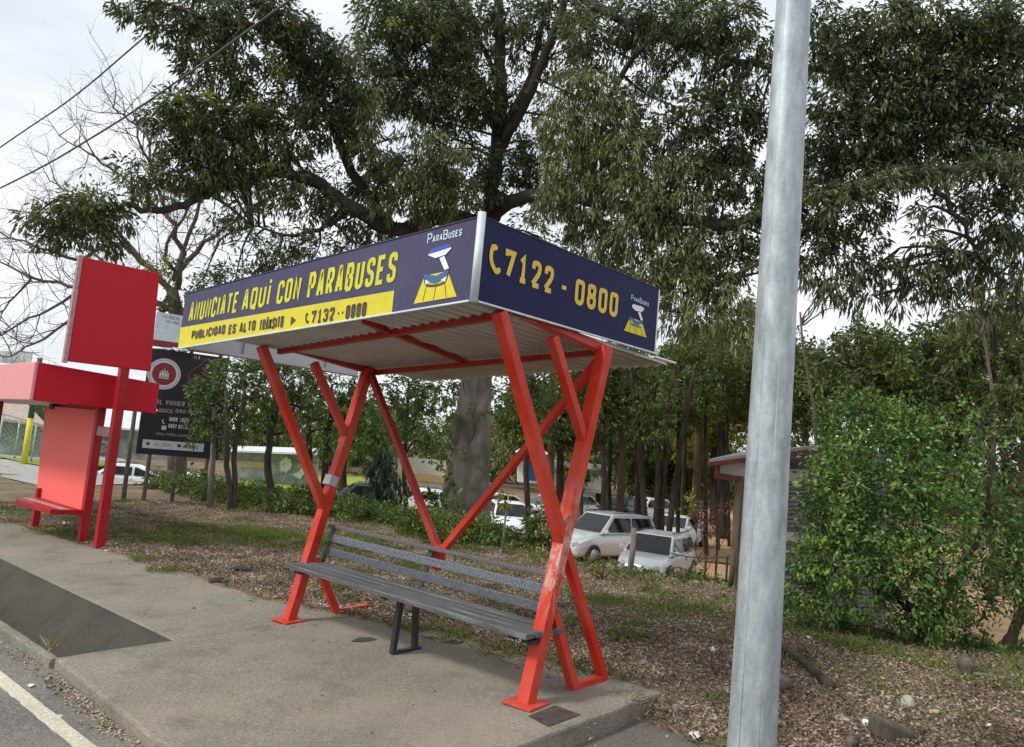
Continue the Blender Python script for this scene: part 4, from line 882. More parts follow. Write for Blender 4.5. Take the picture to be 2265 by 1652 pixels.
# grove behind the car park
grove = [(1178, 23, 870, 16, -4, 'leafy grove tree with a dark trunk just right of the great tree', 'bark_dark', 1), (1217, 30, 860, 20, 4, 'grove tree whose brown trunk stands beside the small red-roofed kiosk', 'bark_brown', 1),
 (1285, 31, 870, 18, 0, 'grove tree with a dark trunk right behind the near shelter frame', 'bark_brown', 1), (1337, 30.5, 860, 15, 2, 'slim grey grove tree just right of the near shelter post', 'bark', 1),
 (1345, 32, 880, 13, 6, 'narrow dark grove tree half hidden behind a slim grey trunk', 'bark_dark', 1), (1368, 31, 850, 22, 10, 'orange-brown flaking grove trunk behind the silver wagon', 'bark_brown', 1),
 (1452, 30, 880, 16, 14, 'black forked grove tree with five stems behind the parked cars', 'bark_dark', 4), (1402, 33, 870, 10, 3, 'thin distant grove trunk left of the forked black tree', 'bark_dark', 1),
 (1500, 34, 870, 10, 2, 'thin dark grove trunk right of the forked black tree', 'bark_dark', 1), (1530, 36, 850, 22, 12, 'thick mossy yellow-brown grove trunk nearest the wooden house', 'bark_brown', 1),
 (1508, 37, 860, 12, 14, 'straight black trunk leaning on the mossy yellow-brown one', 'bark_dark', 1), (1563, 33, 880, 11, 2, 'slender dark grove trunk left of the house eaves', 'bark_dark', 1),
 (1588, 36, 900, 10, 0, 'far pale grove trunk just under the house roof corner', 'bark', 1), (1613, 38, 900, 8, 0, 'farthest thin trunk seen between the house post and eaves', 'bark_dark', 1)]
rs = np.random.RandomState(77)
for i, (u, t, tv, w, ln, lab, bk, st) in enumerate(grove):
    sp = [(u+rs.uniform(-40, 40), rs.uniform(770, 930), rs.uniform(34, 54), t+rs.uniform(-1, 1), rs.uniform(.5, .85)) for _ in range(5)]
    tree('grove_tree', lab, u, t, tv-60, w, sp, 'leaf_wood', bk, (.17, .07), 'trees of the grove behind the car park', ln, 100+i, 3.2, st, sub=2)
# background trees that close the view
def backtree(u, t, label, specs, mat, seed, leaf=(.26, .11), cover=4.4, bark='bark_dark', tw=22, grp='background trees beyond the car park'):
    return tree('woodland_tree', label, u, t, min(s[1] for s in specs)+40, tw, specs, mat, bark, leaf, grp, 0, seed, cover, 1, .5, per=14, sub=2)
rs = np.random.RandomState(9)
def cloud(u0, u1, v0, v1, n, t, r=(40, 70), den=(.7, 1.0)): return [(rs.uniform(u0, u1), rs.uniform(v0, v1), rs.uniform(*r), t+rs.uniform(-1.5, 1.5), rs.uniform(*den)) for _ in range(n)]
backtree(1240, 42, 'broad dark woodland tree closing the view under the roof centre', cloud(1120, 1330, 820, 950, 12, 42), 'leaf_wood', 41)
backtree(1420, 44, 'dense woodland tree behind the middle of the grove', cloud(1320, 1520, 780, 930, 13, 44), 'leaf_wood', 42)
backtree(1600, 42, 'tall dense woodland tree rising behind the house roof', cloud(1500, 1720, 730, 930, 18, 42), 'leaf_wood', 43)
backtree(1820, 40, 'dark woodland tree just right of the steel pole', cloud(1730, 1900, 780, 900, 13, 40), 'leaf_wood', 44)
backtree(1960, 38, 'dark woodland tree above the top of the green shrub', cloud(1880, 2060, 745, 890, 15, 38), 'leaf_wood', 45)
backtree(2140, 38, 'dark woodland tree with sky holes near the right edge', cloud(2050, 2200, 710, 900, 14, 38, den=(.5, .9)), 'leaf_wood', 46)
backtree(2260, 36, 'olive woodland tree cut by the right edge of the picture', cloud(2190, 2330, 700, 930, 13, 36, den=(.6, .9)), 'leaf_olive', 47)
backtree(1580, 52, 'bright yellow-green tree behind the grove trunks', cloud(1500, 1660, 880, 1010, 12, 52, (34, 54)), 'leaf_yellow', 48)
backtree(1780, 50, 'pale yellow-green tree behind the house roof', cloud(1740, 1840, 830, 970, 8, 50, (30, 50)), 'leaf_yellow', 49)
backtree(1330, 55, 'bright green tree far behind the grove', cloud(1230, 1460, 930, 1040, 13, 55, (34, 54)), 'leaf_mid', 50)
backtree(1480, 56, 'far dark green tree low behind the forked trunks', cloud(1400, 1640, 980, 1110, 16, 56, (34, 54)), 'leaf_wood', 54)
backtree(760, 48, 'far green tree behind the painted wall', cloud(660, 880, 900, 975, 10, 48, (30, 46), (.5, .8)), 'leaf_mid', 51)
backtree(130, 60, 'distant rounded green tree behind the pale roofs on the far left', cloud(60, 320, 870, 920, 9, 60, (22, 36)), 'leaf_mid', 52)
backtree(20, 66, 'distant low green tree at the left edge of the picture', cloud(-40, 100, 880, 915, 6, 66, (20, 30)), 'leaf_mid', 53)
backtree(2060, 30, 'second bare-topped olive tree behind the hanging branches', cloud(2000, 2120, 900, 1000, 8, 30, (40, 60)), 'leaf_wood', 55)
backtree(1900, 30, 'big dark tree filling the view above the roadside shrub', cloud(1760, 2040, 790, 940, 26, 30, (26, 62))+[(1850, 765, 26, 30, .6), (1905, 742, 34, 30, .7), (1945, 760, 26, 30, .6), (1800, 790, 30, 30, .5), (2000, 752, 30, 30, .6)], 'leaf_wood', 56)
backtree(2200, 29, 'big dark tree between the hanging branches and the right edge', cloud(2060, 2330, 760, 960, 24, 29, (36, 62), (.6, 1))+[(2070, 735, 34, 29, .6), (2120, 700, 34, 29, .45), (2170, 720, 38, 29, .5), (2225, 690, 36, 29, .5), (2265, 740, 40, 29, .7), (2150, 755, 34, 29, .6), (2250, 640, 30, 29, .35)], 'leaf_wood', 57)
backtree(1690, 34, 'dark tree just behind the steel pole above the house roof', cloud(1620, 1780, 780, 960, 12, 34, (40, 56)), 'leaf_wood', 58)
# the far wood that closes the horizon, one mass
rs = np.random.RandomState(19); sx = []
for k in range(330):
    u = rs.uniform(-150, 2450); t = rs.uniform(72, 105); hz = 1000+.0909*(u-1132); top = 62 if u < 480 else 95
    sx.append(px_clump(u, hz+66-rs.rand()**.8*(top+38), rs.uniform(22, 40), t, rs.uniform(.7, 1), 1.5))
B_, D_, l_, w_ = clumps(sx, rs, .55, .24, 12, .3, 3.2, .5); o = leafmesh('far_woodland', B_, D_, l_, w_, M['leaf_far'], None, 66); tag(o, 'far green woodland closing the horizon behind everything', 'woodland', kind='stuff')
# fine bare branches against the sky on the right
rs = np.random.RandomState(14); g = ground_at(2190, 26)
th = thing('bare_tree', 'small leafless tree showing thin branches in the sky gap at the right edge', 'tree', tuple(g)); mb = MB()
mb.tube([g-np.array((0, 0, .2)), P(2200, 900, 26), P(2180, 760, 26), P(2165, 700, 26)], [.09, .07, .05, .04], 7)
for e in ((2130, 560), (2190, 540), (2240, 600), (2100, 640), (2262, 640), (2160, 520)): 
    c = limb(mb, [P(2170, 740, 26), P((2170+e[0])/2+8, (740+e[1])/2, 26), P(e[0], e[1], 26)], .05, .014, 5, .03, rs)
    for k in (4, 5, 6, 7, 8): d = c[-1]-c[0]; d = d/np.linalg.norm(d)+rs.normal(size=3)*.5; grow(c[k], d/np.linalg.norm(d), 1.0, .016, 3)
mb.build('trunk', M['twig'], th)
rs = np.random.RandomState(15); g = ground_at(1830, 24)
th = thing('bare_tree', 'slight bare sapling reaching into the sky gap right of the steel pole', 'tree', tuple(g)); mb = MB()
mb.tube([g-np.array((0, 0, .2)), P(1800, 900, 24), P(1775, 760, 24), P(1770, 690, 24)], [.06, .05, .035, .03], 7)
for e in ((1870, 620), (1840, 600), (1810, 660), (1865, 670)):
    c = limb(mb, [P(1772, 720, 24), P((1772+e[0])/2, (700+e[1])/2+4, 24), P(e[0], e[1], 24)], .03, .01, 4, .03, rs)
    for k in (3, 5, 6, 7): d = c[-1]-c[0]; d = d/np.linalg.norm(d)+rs.normal(size=3)*.5; grow(c[k], d/np.linalg.norm(d), .8, .011, 3)
mb.build('trunk', M['twig'], th)

# ================================================================== undergrowth, shrubs, litter
rs = np.random.RandomState(50)
def at_ground(x, y): return np.array([x, y, float(land(x, y))])
# the tangle of weeds along the top of the bank, as one mass
sx = []
for _ in range(470):
    x = rs.uniform(-17, 5); e = 5.2+.25*math.sin(x*.5)-1.0*float(smooth((x+2)/3)); y = e+rs.uniform(-.30, 1.5)
    h = rs.uniform(.02, .045) if x > -5.5 else rs.uniform(.12, .34)
    if x > 1 and y < 4.6: h *= .6
    c = at_ground(x, y); sx.append((c+np.array((0, 0, h*.6)), (rs.uniform(.2, .45), rs.uniform(.2, .4), h), rs.uniform(.6, 1.1)*(1 if x < -5.5 or x > -.5 else .6)))
B_, D_, l_, w_ = clumps(sx, rs, .085, .036, 9, -.15, 2.3, .08, .2); o = leafmesh('undergrowth', B_, D_, l_, w_, M['leaf_under'], None, 60); tag(o, 'tangled green weeds along the top of the bank', 'undergrowth', kind='stuff')
def blades(name, spots, mat, label, rs, Lb=.11, Wb=.006, lean=.55):
    Bs, Ds, Ls = [], [], []
    for x, y, r, n in spots:
        a = rs.uniform(0, 2*math.pi, n); q = r*np.sqrt(rs.rand(n)); X = x+q*np.cos(a); Y = y+q*np.sin(a)
        Bs.append(np.stack([X, Y, land(X, Y)+.0], 1)); d = rs.normal(size=(n, 3))*lean; d[:, 2] = 1; Ds.append(d); Ls.append(Lb*rs.uniform(.4, 1.3, n))
    B = np.concatenate(Bs); o = leafmesh(name, B, np.concatenate(Ds), np.concatenate(Ls), Wb, mat, None, 7, .1, .25); return tag(o, label, 'grass', kind='stuff')
spots = []
for _ in range(150):
    x, y = rs.uniform(-14, 2.6), rs.uniform(.9, 5.2); spots.append((x, y, rs.uniform(.10, .40), int(rs.uniform(30, 190)*(1.5 if x < -4 else .8))))
def patch(u, v, r, n, k=6):
    c = G(u, v)
    for _ in range(k): spots.append((c[0]+rs.uniform(-r, r), c[1]+rs.uniform(-r, r)*.6, r*.55, int(n*(.75 if u < 1000 else .60))//k))
for a in ((450, 1175, 1.1, 2600), (520, 1190, .9, 1800), (350, 1195, .7, 900), (600, 1180, .9, 1600), (640, 1210, .6, 700), (370, 1262, .25, 300), (340, 1240, .3, 250), (700, 1190, .8, 1400), (820, 1200, .7, 1100), (880, 1240, .5, 500), (1000, 1265, .5, 600),
          (1150, 1275, .5, 500), (1300, 1330, .6, 900), (1380, 1345, .6, 900), (1450, 1355, .5, 500), (1250, 1330, .4, 400), (1390, 1410, .15, 260), (1360, 1420, .08, 60), (1540, 1330, .5, 600), (1590, 1360, .4, 400), (1640, 1390, .3, 300), (1700, 1380, .4, 700), (1800, 1410, .4, 700), (1900, 1435, .4, 800), (2000, 1455, .35, 500), (2100, 1490, .3, 300), (2200, 1500, .4, 500),
          (1590, 1560, .15, 140), (1840, 1545, .08, 50), (230, 1190, .5, 500), (120, 1175, .4, 500), (40, 1140, .9, 900), (160, 1190, .25, 200), (1150, 1445, .3, 300), (1050, 1420, .25, 200), (900, 1390, .2, 160), (780, 1330, .25, 120)): patch(*a)
blades('grass', spots, M['grass'], 'short green grass tufts growing through the leaf litter', rs)
spots = []
for a in ((1400, 1330, .5, 900), (1470, 1345, .5, 900), (1540, 1350, .5, 900), (1600, 1380, .4, 700), (1350, 1350, .5, 700), (1500, 1420, .4, 400), (800, 1230, .8, 500), (300, 1160, 1, 500), (1450, 1390, .5, 500), (1500, 1400, .5, 500), (1560, 1400, .5, 500), (1330, 1360, .5, 500), (980, 1400, .3, 260), (1100, 1430, .3, 300), (1200, 1465, .3, 300), (450, 1255, .4, 300), (350, 1225, .3, 300), (600, 1320, .3, 150), (180, 1185, .3, 300), (60, 1150, .5, 500),
          (1480, 1600, .2, 200), (1550, 1630, .2, 200), (1760, 1630, .3, 300), (1780, 1560, .3, 300), (2050, 1620, .5, 400), (2200, 1560, .5, 400), (2240, 1640, .4, 300), (1900, 1500, .6, 500)): patch(*a)
blades('dry_grass', spots, M['drygrass'], 'straw-coloured dry grass among the fallen leaves', rs, .09, .005, .9)
# weeds rooted in the kerb joint
for u, v, lab in ((106, 1440, 'thin tuft of weeds growing at the kerb corner where the channel ends'),):
    d = ray(u, v); z0 = -.075; t = (z0-CAM[2])/d[2]; c = CAM+d*t; n = 26
    Bq = c+np.stack([rs.uniform(-.05, .05, n), rs.uniform(-.03, .03, n), np.zeros(n)], 1); dq = rs.normal(size=(n, 3))*.4; dq[:, 2] = 1
    o = leafmesh('weed_tuft', Bq, dq, rs.uniform(.06, .22, n), .0035, M['drygrass'], None, 3, .1, .2); tag(o, lab, 'weed')

# fallen leaves: one carpet nobody could count
n = 150000; rs = np.random.RandomState(70)
X = np.concatenate([rs.uniform(-14, 3.6, n), rs.uniform(-7, 3.2, n//2)]); Y = np.concatenate([rs.uniform(-.4, 6.4, n), rs.uniform(.3, 3.6, n//2)])
den = .5+.5*np.sin(X*1.3+np.sin(Y*2)*1.2)*np.sin(Y*1.7+X*.4); keep = (Y > gedge(X)+.02) & (rs.rand(len(X)) < .60+.4*den)
X, Y = X[keep], Y[keep]; n = len(X)
Bq = np.stack([X, Y, land(X, Y)+.016+rs.uniform(0, .018, n)], 1); dq = rs.normal(size=(n, 3)); dq[:, 2] *= .30
o = leafmesh('fallen_leaves', Bq, dq, rs.uniform(.015, .046, n), rs.uniform(.009, .023, n), M['litter'], None, 12, .35, .0); tag(o, 'carpet of dry brown leaves on the bank', 'leaves', kind='stuff')
# strays blown on the paving and grit by the kerb
def strays(name, label, boxes, mat, z_off, szr, rs, cat='leaves'):
    Bs = []
    for x0, x1, y0, y1, n in boxes:
        X = rs.uniform(x0, x1, n); Y = rs.uniform(y0, y1, n); Bs.append(np.stack([X, Y, base(X, Y)+z_off], 1))
    B = np.concatenate(Bs); n = len(B); d = rs.normal(size=(n, 3)); d[:, 2] *= .2
    o = leafmesh(name, B, d, rs.uniform(szr[0], szr[1], n), rs.uniform(szr[0]*.5, szr[1]*.6, n), mat, None, 5, .3, 0); return tag(o, label, cat, kind='stuff')
strays('stray_leaves', 'few dry leaves blown on the concrete', [(-2.6, .3, .55, .98, 110), (-2.6, .35, -1.7, .9, 36), (-9, -2.7, .0, .35, 120), (-7, -2.7, -.9, .1, 26), (.45, .9, -.6, .7, 22)], M['litter'], .006, (.012, .035), rs)
def pebbles(name, label, boxes, zoff, size, mat, rs):
    Vs, Fs = [], []; k = 0; hug = name == 'grit'
    base_v = np.array([(1,0,0),(-1,0,0),(0,1,0),(0,-1,0),(0,0,1),(0,0,-1)], float); fc = np.array([(0,2,4),(2,1,4),(1,3,4),(3,0,4),(2,0,5),(1,2,5),(3,1,5),(0,3,5)])
    for x0, x1, y0, y1, n in boxes:
        for _ in range(n):
            x, y = rs.uniform(x0, x1), rs.uniform(y0, y1); s = rs.uniform(*size)
            if hug:
                if math.sin(x*3.1+1)+math.sin(x*7.7)+rs.uniform(-1.3, 1.3) < -.2: continue
                y = float(np.interp(x, [-2.7, -2.3, -1.1, .4], [-1.89, -1.905, -1.97, -2.01]))-abs(rs.normal())*.055; s *= .8
            v = base_v*rs.uniform(.5, 1.0, (6, 1))*np.array((s, s*rs.uniform(.6, 1), s*.6)); a = rs.uniform(0, 6.28)
            v = v@np.array([[math.cos(a), -math.sin(a), 0], [math.sin(a), math.cos(a), 0], [0, 0, 1]]); Vs.append(v+np.array((x, y, float(base(x, y))+zoff+s*.25))); Fs.append(fc+6*k); k += 1
    o = npmesh(name, np.concatenate(Vs), np.concatenate(Fs), mat, None); return tag(o, label, 'gravel', kind='stuff')
pebbles('grit', 'tan grit and small stones gathered along the kerb', [(-3.2, -.2, -2.18, -1.985, 900), (-2.2, -.6, -2.12, -1.99, 520), (-3.6, -2.2, -2.14, -2.0, 260)], -.070, (.004, .019), M['grit'], rs)
strays('kerb_leaves', 'dead leaves and grit swept against the kerb', [(-3.4, -.1, -2.03, -1.96, 120), (-2.6, -.7, -2.05, -1.97, 80)], M['litter'], -.060, (.012, .04), rs)
strays('channel_leaves', 'dead leaves on the floor of the drainage channel', [(-9, -2.9, -1.85, -1.45, 620)], M['litter'], -.325, (.02, .06), rs)
pebbles('limestone_chips', 'scattered white stone chips beside the pad edge', [(-1.15, -.80, 1.02, 1.22, 170), (-2.45, -2.1, .78, 1.02, 60), (-3.05, -2.82, .50, .66, 50)], .03, (.007, .02), M['paper'], rs)

# named shrubs along the bank
def shrub(name, label, u, v, t, specs, mat, leaf, seed, cover=2.2, droop=.2, group=None, stem=True, cat='shrub'):
    rs = np.random.RandomState(seed); g = ground_at(u, t); th = thing(name, label, cat, tuple(g), group)
    sx = [px_clump(a, b, c, d, e) for a, b, c, d, e in specs]; B, D, l, w = clumps(sx, rs, leaf[0], leaf[1], 9, droop, cover, leaf[0]*.9, .2); leafmesh('foliage', B, D, l, w, M[mat], th, seed)
    if stem:
        mb = MB(); tw = [g+np.array((0, 0, .2*k)) for k in range(3)]; mb.tube([g-np.array((0, 0, .1)), g+np.array((.02, 0, .2))], .010, 5); twigs_to(mb, sx, tw, rs, .014, 3); mb.build('stem', M['bark_brown'], th)
    return th
G1 = 'broad-leaved shrubs behind the bench'
shrub('leafy_shrub', 'dark leafy mound beside the near red frame, in front of the white hatchback', 1200, 1200, 13.5, [(1195, 1150, 34, 13.5, 1), (1215, 1185, 36, 13.4, 1), (1180, 1190, 34, 13.5, 1), (1200, 1225, 36, 13.3, 1), (1165, 1225, 26, 13.4, .8), (1225, 1130, 24, 13.6, .8)], 'leaf_under', (.12, .05), 81, group=G1)
shrub('leafy_shrub', 'bright broad-leaved shrub against the foot of the great trunk', 975, 1130, 15, [(960, 1105, 26, 15, 1), (985, 1130, 30, 15, 1), (945, 1140, 26, 15, 1), (1010, 1155, 24, 14.8, 1)], 'leaf_under', (.16, .07), 82, group=G1)
shrub('leafy_shrub', 'low shrub seen between the legs of the back brace', 1020, 1180, 14, [(1000, 1185, 26, 14, 1), (1040, 1180, 28, 14, 1), (1075, 1195, 26, 14, .9), (1060, 1160, 20, 14, .8)], 'leaf_under', (.13, .05), 83, group=G1)
shrub('leafy_shrub', 'spreading shrub under the dark conical shrub', 860, 1160, 15, [(840, 1145, 28, 15, 1), (880, 1160, 30, 15, 1), (915, 1180, 24, 14.8, .9), (810, 1160, 22, 15, .8)], 'leaf_under', (.13, .05), 84, group=G1)
shrub('leafy_shrub', 'weedy shrub with trailing stems right of the left red frame', 765, 1135, 15.2, [(745, 1125, 26, 15.2, 1), (785, 1130, 28, 15.2, 1), (760, 1155, 24, 15, 1), (800, 1110, 16, 15.4, .7)], 'leaf_under', (.11, .035), 85, group=G1, droop=1.2)
shrub('leafy_shrub', 'green shrub at the foot of the tree left of the left red frame', 620, 1110, 15.5, [(600, 1105, 24, 15.5, 1), (640, 1110, 26, 15.5, 1), (670, 1120, 22, 15.4, 1), (565, 1110, 18, 15.6, .8)], 'leaf_mid', (.10, .04), 86, group=G1)
shrub('leafy_shrub', 'ragged yellow-green shrub below the black billboard', 420, 1070, 16, [(400, 1065, 20, 16, .9), (430, 1060, 26, 16, 1), (460, 1075, 22, 16, .9), (380, 1055, 16, 16.2, .7), (500, 1090, 16, 15.8, .7)], 'leaf_mid', (.10, .04), 87, group=G1)
shrub('flowering_weed', 'low yellow-flowered weed in front of the silver hatchback', 1330, 1270, 9.8, [(1325, 1262, 13, 9.8, 1), (1345, 1270, 12, 9.8, 1), (1310, 1274, 9, 9.8, .8)], 'leaf_yellow', (.05, .022), 88)
shrub('leafy_shrub', 'weeds covering the front wheel of the silver wagon', 1300, 1240, 11.5, [(1300, 1256, 14, 11.5, .8), (1340, 1240, 14, 11.6, .8), (1350, 1255, 14, 11.4, .8)], 'leaf_under', (.09, .04), 89, group=G1)
shrub('leafy_shrub', 'weeds covering the lower side of the silver hatchback', 1480, 1270, 10.8, [(1450, 1290, 14, 10.8, .8), (1490, 1278, 16, 10.8, .8), (1530, 1268, 18, 10.8, .8), (1570, 1290, 22, 10.5, 1), (1420, 1300, 16, 10.5, .8)], 'leaf_under', (.08, .035), 90, group=G1)
shrub('red_shrub', 'dark red-leaved shrub behind the white car', 1560, 1150, 25, [(1545, 1130, 18, 25, .9), (1560, 1160, 20, 25, 1), (1580, 1150, 16, 25, .8), (1600, 1122, 12, 27, .8), (1625, 1122, 10, 27, .8)], 'leaf_red', (.12, .06), 91)
shrub('leafy_shrub', 'yellow-green sapling beside the red-leaved shrub', 1535, 1120, 26, [(1525, 1110, 16, 26, .8), (1540, 1130, 16, 26, .8), (1520, 1090, 10, 26, .7)], 'leaf_yellow', (.13, .06), 92, group=G1)
# thin sapling with a yellow-green head
th = thing('sapling', 'thin pale sapling with a yellow-green top in front of the white hatchback', 'sapling', tuple(ground_at(1113, 11.5))); g = ground_at(1113, 11.5)
m = MB(); m.tube([g, P(1115, 1170, 11.5), P(1122, 1110, 11.5)], [.022, .018, .012], 6); m.build('stem', M['post'], th)
B_, D_, l_, w_ = clumps([px_clump(1122, 1098, 17, 11.5, 1), px_clump(1112, 1088, 9, 11.5, 1), px_clump(1133, 1106, 8, 11.5, 1)], rs, .11, .035, 10, .5, 2.2, .08); leafmesh('leaves', B_, D_, l_, w_, M['leaf_yellow'], th, 4)

# the big roadside shrub on the right
rs = np.random.RandomState(60); g = ground_at(2045, 7.35)
shr = thing('roadside_shrub', 'large dense bright green shrub growing on the bank right of the steel pole', 'shrub', tuple(g))
S_ = [(1850, 930, 44, 7.9, .8), (1920, 915, 48, 7.9, .9), (1880, 895, 28, 7.9, .6), (1990, 930, 42, 7.9, .9), (2055, 925, 36, 7.8, .8), (2130, 915, 34, 7.9, .5), (1815, 1005, 30, 7.8, .6), (1870, 1000, 55, 7.7, 1), (1950, 1000, 55, 7.6, 1), (2030, 990, 50, 7.6, 1), (2110, 975, 46, 7.7, .9), (2185, 975, 30, 7.8, .45), (2255, 950, 30, 7.8, .4),
 (1820, 1065, 44, 7.6, .9), (1880, 1080, 55, 7.5, 1), (1950, 1080, 55, 7.4, 1), (2030, 1080, 55, 7.4, 1), (2110, 1065, 50, 7.4, .9), (2180, 1040, 36, 7.6, .5), (2250, 1110, 40, 7.6, .8), (1790, 1110, 22, 7.6, .5), (1810, 1160, 42, 7.5, .8), (1870, 1160, 55, 7.4, 1), (1950, 1170, 55, 7.3, 1), (2030, 1170, 55, 7.2, 1), (2110, 1150, 55, 7.2, 1), (2190, 1140, 46, 7.4, .7), (2250, 1180, 40, 7.5, .7),
 (1775, 1235, 40, 7.5, 1), (1815, 1215, 36, 7.6, 1), (1825, 1110, 36, 7.6, 1), (1830, 1290, 36, 7.5, 1), (1840, 1240, 50, 7.4, 1), (1920, 1250, 55, 7.2, 1), (2000, 1250, 55, 7.1, 1), (2080, 1250, 55, 7.1, 1), (2160, 1235, 44, 7.3, .7), (2230, 1265, 40, 7.4, .7), (1775, 1310, 36, 7.5, .8), (1840, 1330, 36, 7.5, .8), (1920, 1335, 34, 7.3, .6), (2000, 1330, 48, 7.2, 1), (2080, 1335, 50, 7.1, 1), (2160, 1330, 40, 7.3, .9), (2240, 1335, 38, 7.3, .8),
 (2035, 1395, 32, 7.2, .9), (2100, 1400, 34, 7.2, .9), (1770, 1370, 26, 7.5, .7), (1850, 1390, 24, 7.5, .6), (1900, 1395, 20, 7.5, .5), (1975, 1390, 22, 7.3, .6), (2150, 1400, 28, 7.3, .8)]
S_ = [(a, b, c, d, e*(.72 if a > 2090 else .95)) for a, b, c, d, e in S_]; SS = mk(S_); mb = MB(); sp = []
for pts in ([g-np.array((0, 0, .1)), P(2048, 1380, 7.35), P(2060, 1250, 7.35), P(2030, 1100, 7.4), P(1990, 980, 7.6)], [P(2050, 1400, 7.35), P(1960, 1280, 7.35), P(1880, 1160, 7.4), P(1850, 1020, 7.6)], [P(2052, 1390, 7.35), P(2130, 1260, 7.3), P(2180, 1120, 7.4), P(2200, 990, 7.6)], [P(2048, 1380, 7.35), P(2000, 1330, 7.2), P(1900, 1290, 7.3), P(1800, 1250, 7.4)]):
    sp += limb(mb, pts, .07 if len(pts) == 5 else .035, .012, 7, .015, rs, 5)
twigs_to(mb, SS, sp, rs, .012, 5); mb.build('stem', M['bark_dark'], shr)
B_, D_, l_, w_ = clumps(SS, rs, .056, .027, 12, .15, 4.4, .10); leafmesh('foliage', B_, D_, l_, w_, M['leaf_shrub'], shr, 61)
sh2 = [px_clump(a, b, c, t, e) for a, b, c, t, e in ((1855, 1020, 16, 7.1, .6), (1880, 1010, 14, 7.1, .5), (1840, 1110, 20, 7.1, .6), (1860, 1130, 18, 7.0, .7), (1845, 1185, 18, 7.1, .6), (1955, 1210, 20, 6.85, .6), (2000, 1235, 24, 6.8, .7), (2040, 1250, 18, 6.75, .7), (2080, 1215, 14, 6.85, .7), (2120, 1235, 16, 6.8, .6), (1950, 1275, 12, 6.8, .5), (1860, 1260, 16, 7.0, .5), (2010, 1345, 16, 6.9, .4), (2160, 1030, 14, 7.1, .5), (2110, 950, 16, 7.3, .6), (2200, 1380, 18, 7.0, .8), (1900, 940, 18, 7.4, .5), (1960, 960, 16, 7.3, .5), (2050, 990, 16, 7.2, .5), (1900, 1060, 20, 7.0, .6), (1990, 1060, 18, 7.0, .5), (2060, 1080, 18, 6.95, .5), (2150, 1100, 18, 7.0, .5), (1800, 1200, 18, 7.1, .6), (1830, 1290, 18, 7.0, .5), (1900, 1170, 16, 6.9, .5), (1930, 1320, 14, 7, .4), (2060, 1290, 18, 6.75, .5), (2070, 1170, 18, 6.8, .5), (2190, 1180, 16, 7, .5), (2230, 1230, 16, 7, .5), (2140, 1300, 16, 6.8, .5), (1790, 1340, 16, 7.2, .6), (1840, 960, 16, 7.4, .5), (1790, 1075, 12, 7.3, .6), (1780, 1150, 12, 7.3, .6), (2080, 1380, 14, 6.9, .5))]
B_, D_, l_, w_ = clumps(sh2, rs, .065, .028, 8, -.2, 1.8, .07); o = leafmesh('young_growth', B_, D_, l_, w_, M['leaf_lime'], shr, 62); tag(o, 'pale lime-green young shoots')
# a second leaning shrub at the right edge
g = ground_at(2225, 7.3); th = thing('leaning_shrub', 'small tree with a leaning brown trunk cut by the right edge of the picture', 'tree', tuple(g))
mb = MB(); c = limb(mb, [g-np.array((0, 0, .1)), P(2228, 1430, 7.3), P(2262, 1350, 7.3), P(2310, 1250, 7.3)], .06, .035, 8, .01, rs, 5); S3 = mk([(2250, 1330, 30, 7.1, .8), (2235, 1300, 22, 7.0, .8), (2290, 1270, 50, 7.3, 1), (2300, 1180, 50, 7.4, 1)])
twigs_to(mb, S3, c, rs, .014, 4); mb.build('trunk', M['bark_brown'], th); B_, D_, l_, w_ = clumps(S3, rs, .06, .026, 10, .2, 2.6, .07); leafmesh('crown', B_, D_, l_, w_, M['leaf_shrub'], th, 63)
shrub('leafy_shrub', 'low dark weeds between the two roadside shrubs', 2170, 1470, 7.2, [(2150, 1450, 30, 7.2, .9), (2200, 1475, 30, 7.1, 1), (2245, 1490, 26, 7, 1), (2110, 1440, 22, 7.3, .8), (2190, 1440, 20, 7.3, .7)], 'leaf_shrub', (.06, .026), 93)
shrub('leafy_shrub', 'low weeds at the foot of the roadside shrub by the steel pole', 1760, 1380, 7.7, [(1750, 1370, 30, 7.8, .9), (1800, 1390, 26, 7.7, .8), (1860, 1410, 24, 7.6, .8), (1930, 1430, 22, 7.5, .8), (1740, 1310, 24, 8, .8)], 'leaf_under', (.06, .022), 94)

# ================================================================== stones, sticks, rubbish
def stone(label, u, v, wpx, hpx, mat='rock', seed=1, name='stone', cat='stone', flat=1.0, sub=2, yaw=None):
    rs = np.random.RandomState(seed); g = G(u, v+hpx*.5); t = float((g-CAM)@_f); a, h = wpx*t/FPX/2, hpx*t/FPX
    import bmesh
    bm = bmesh.new(); bmesh.ops.create_icosphere(bm, subdivisions=2, radius=1)
    ph = rs.uniform(0, 6, 6); ya = rs.uniform(0, 3) if yaw is None else yaw
    for w in bm.verts:
        c = w.co; k = 1+.16*math.sin(c.x*2.3+ph[0])+.14*math.sin(c.y*2.9+ph[1])+.12*math.sin(c.z*3.7+ph[2])+.05*rs.uniform(-1, 1)
        x, y = c.x*a*k, c.y*a*.75*k; w.co = (x*math.cos(ya)-y*math.sin(ya), x*math.sin(ya)+y*math.cos(ya), max(c.z, -.55)*h*.62*k*flat)
    me = bpy.data.meshes.new(name); bm.to_mesh(me); bm.free(); me.materials.append(M[mat]); o = link(bpy.data.objects.new(name, me)); o.location = (g[0], g[1], g[2]+h*.30)
    if sub: m_ = o.modifiers.new('bev', 'BEVEL'); m_.width = a*.05; m_.segments = 1
    return tag(o, label, cat)
stone('rounded dark stone just behind the steel pole', 1722, 1505, 66, 46, 'rock_dark', 1)
stone('pale green stone lying right of the dark branch', 2012, 1553, 36, 26, 'rock_pale', 2)
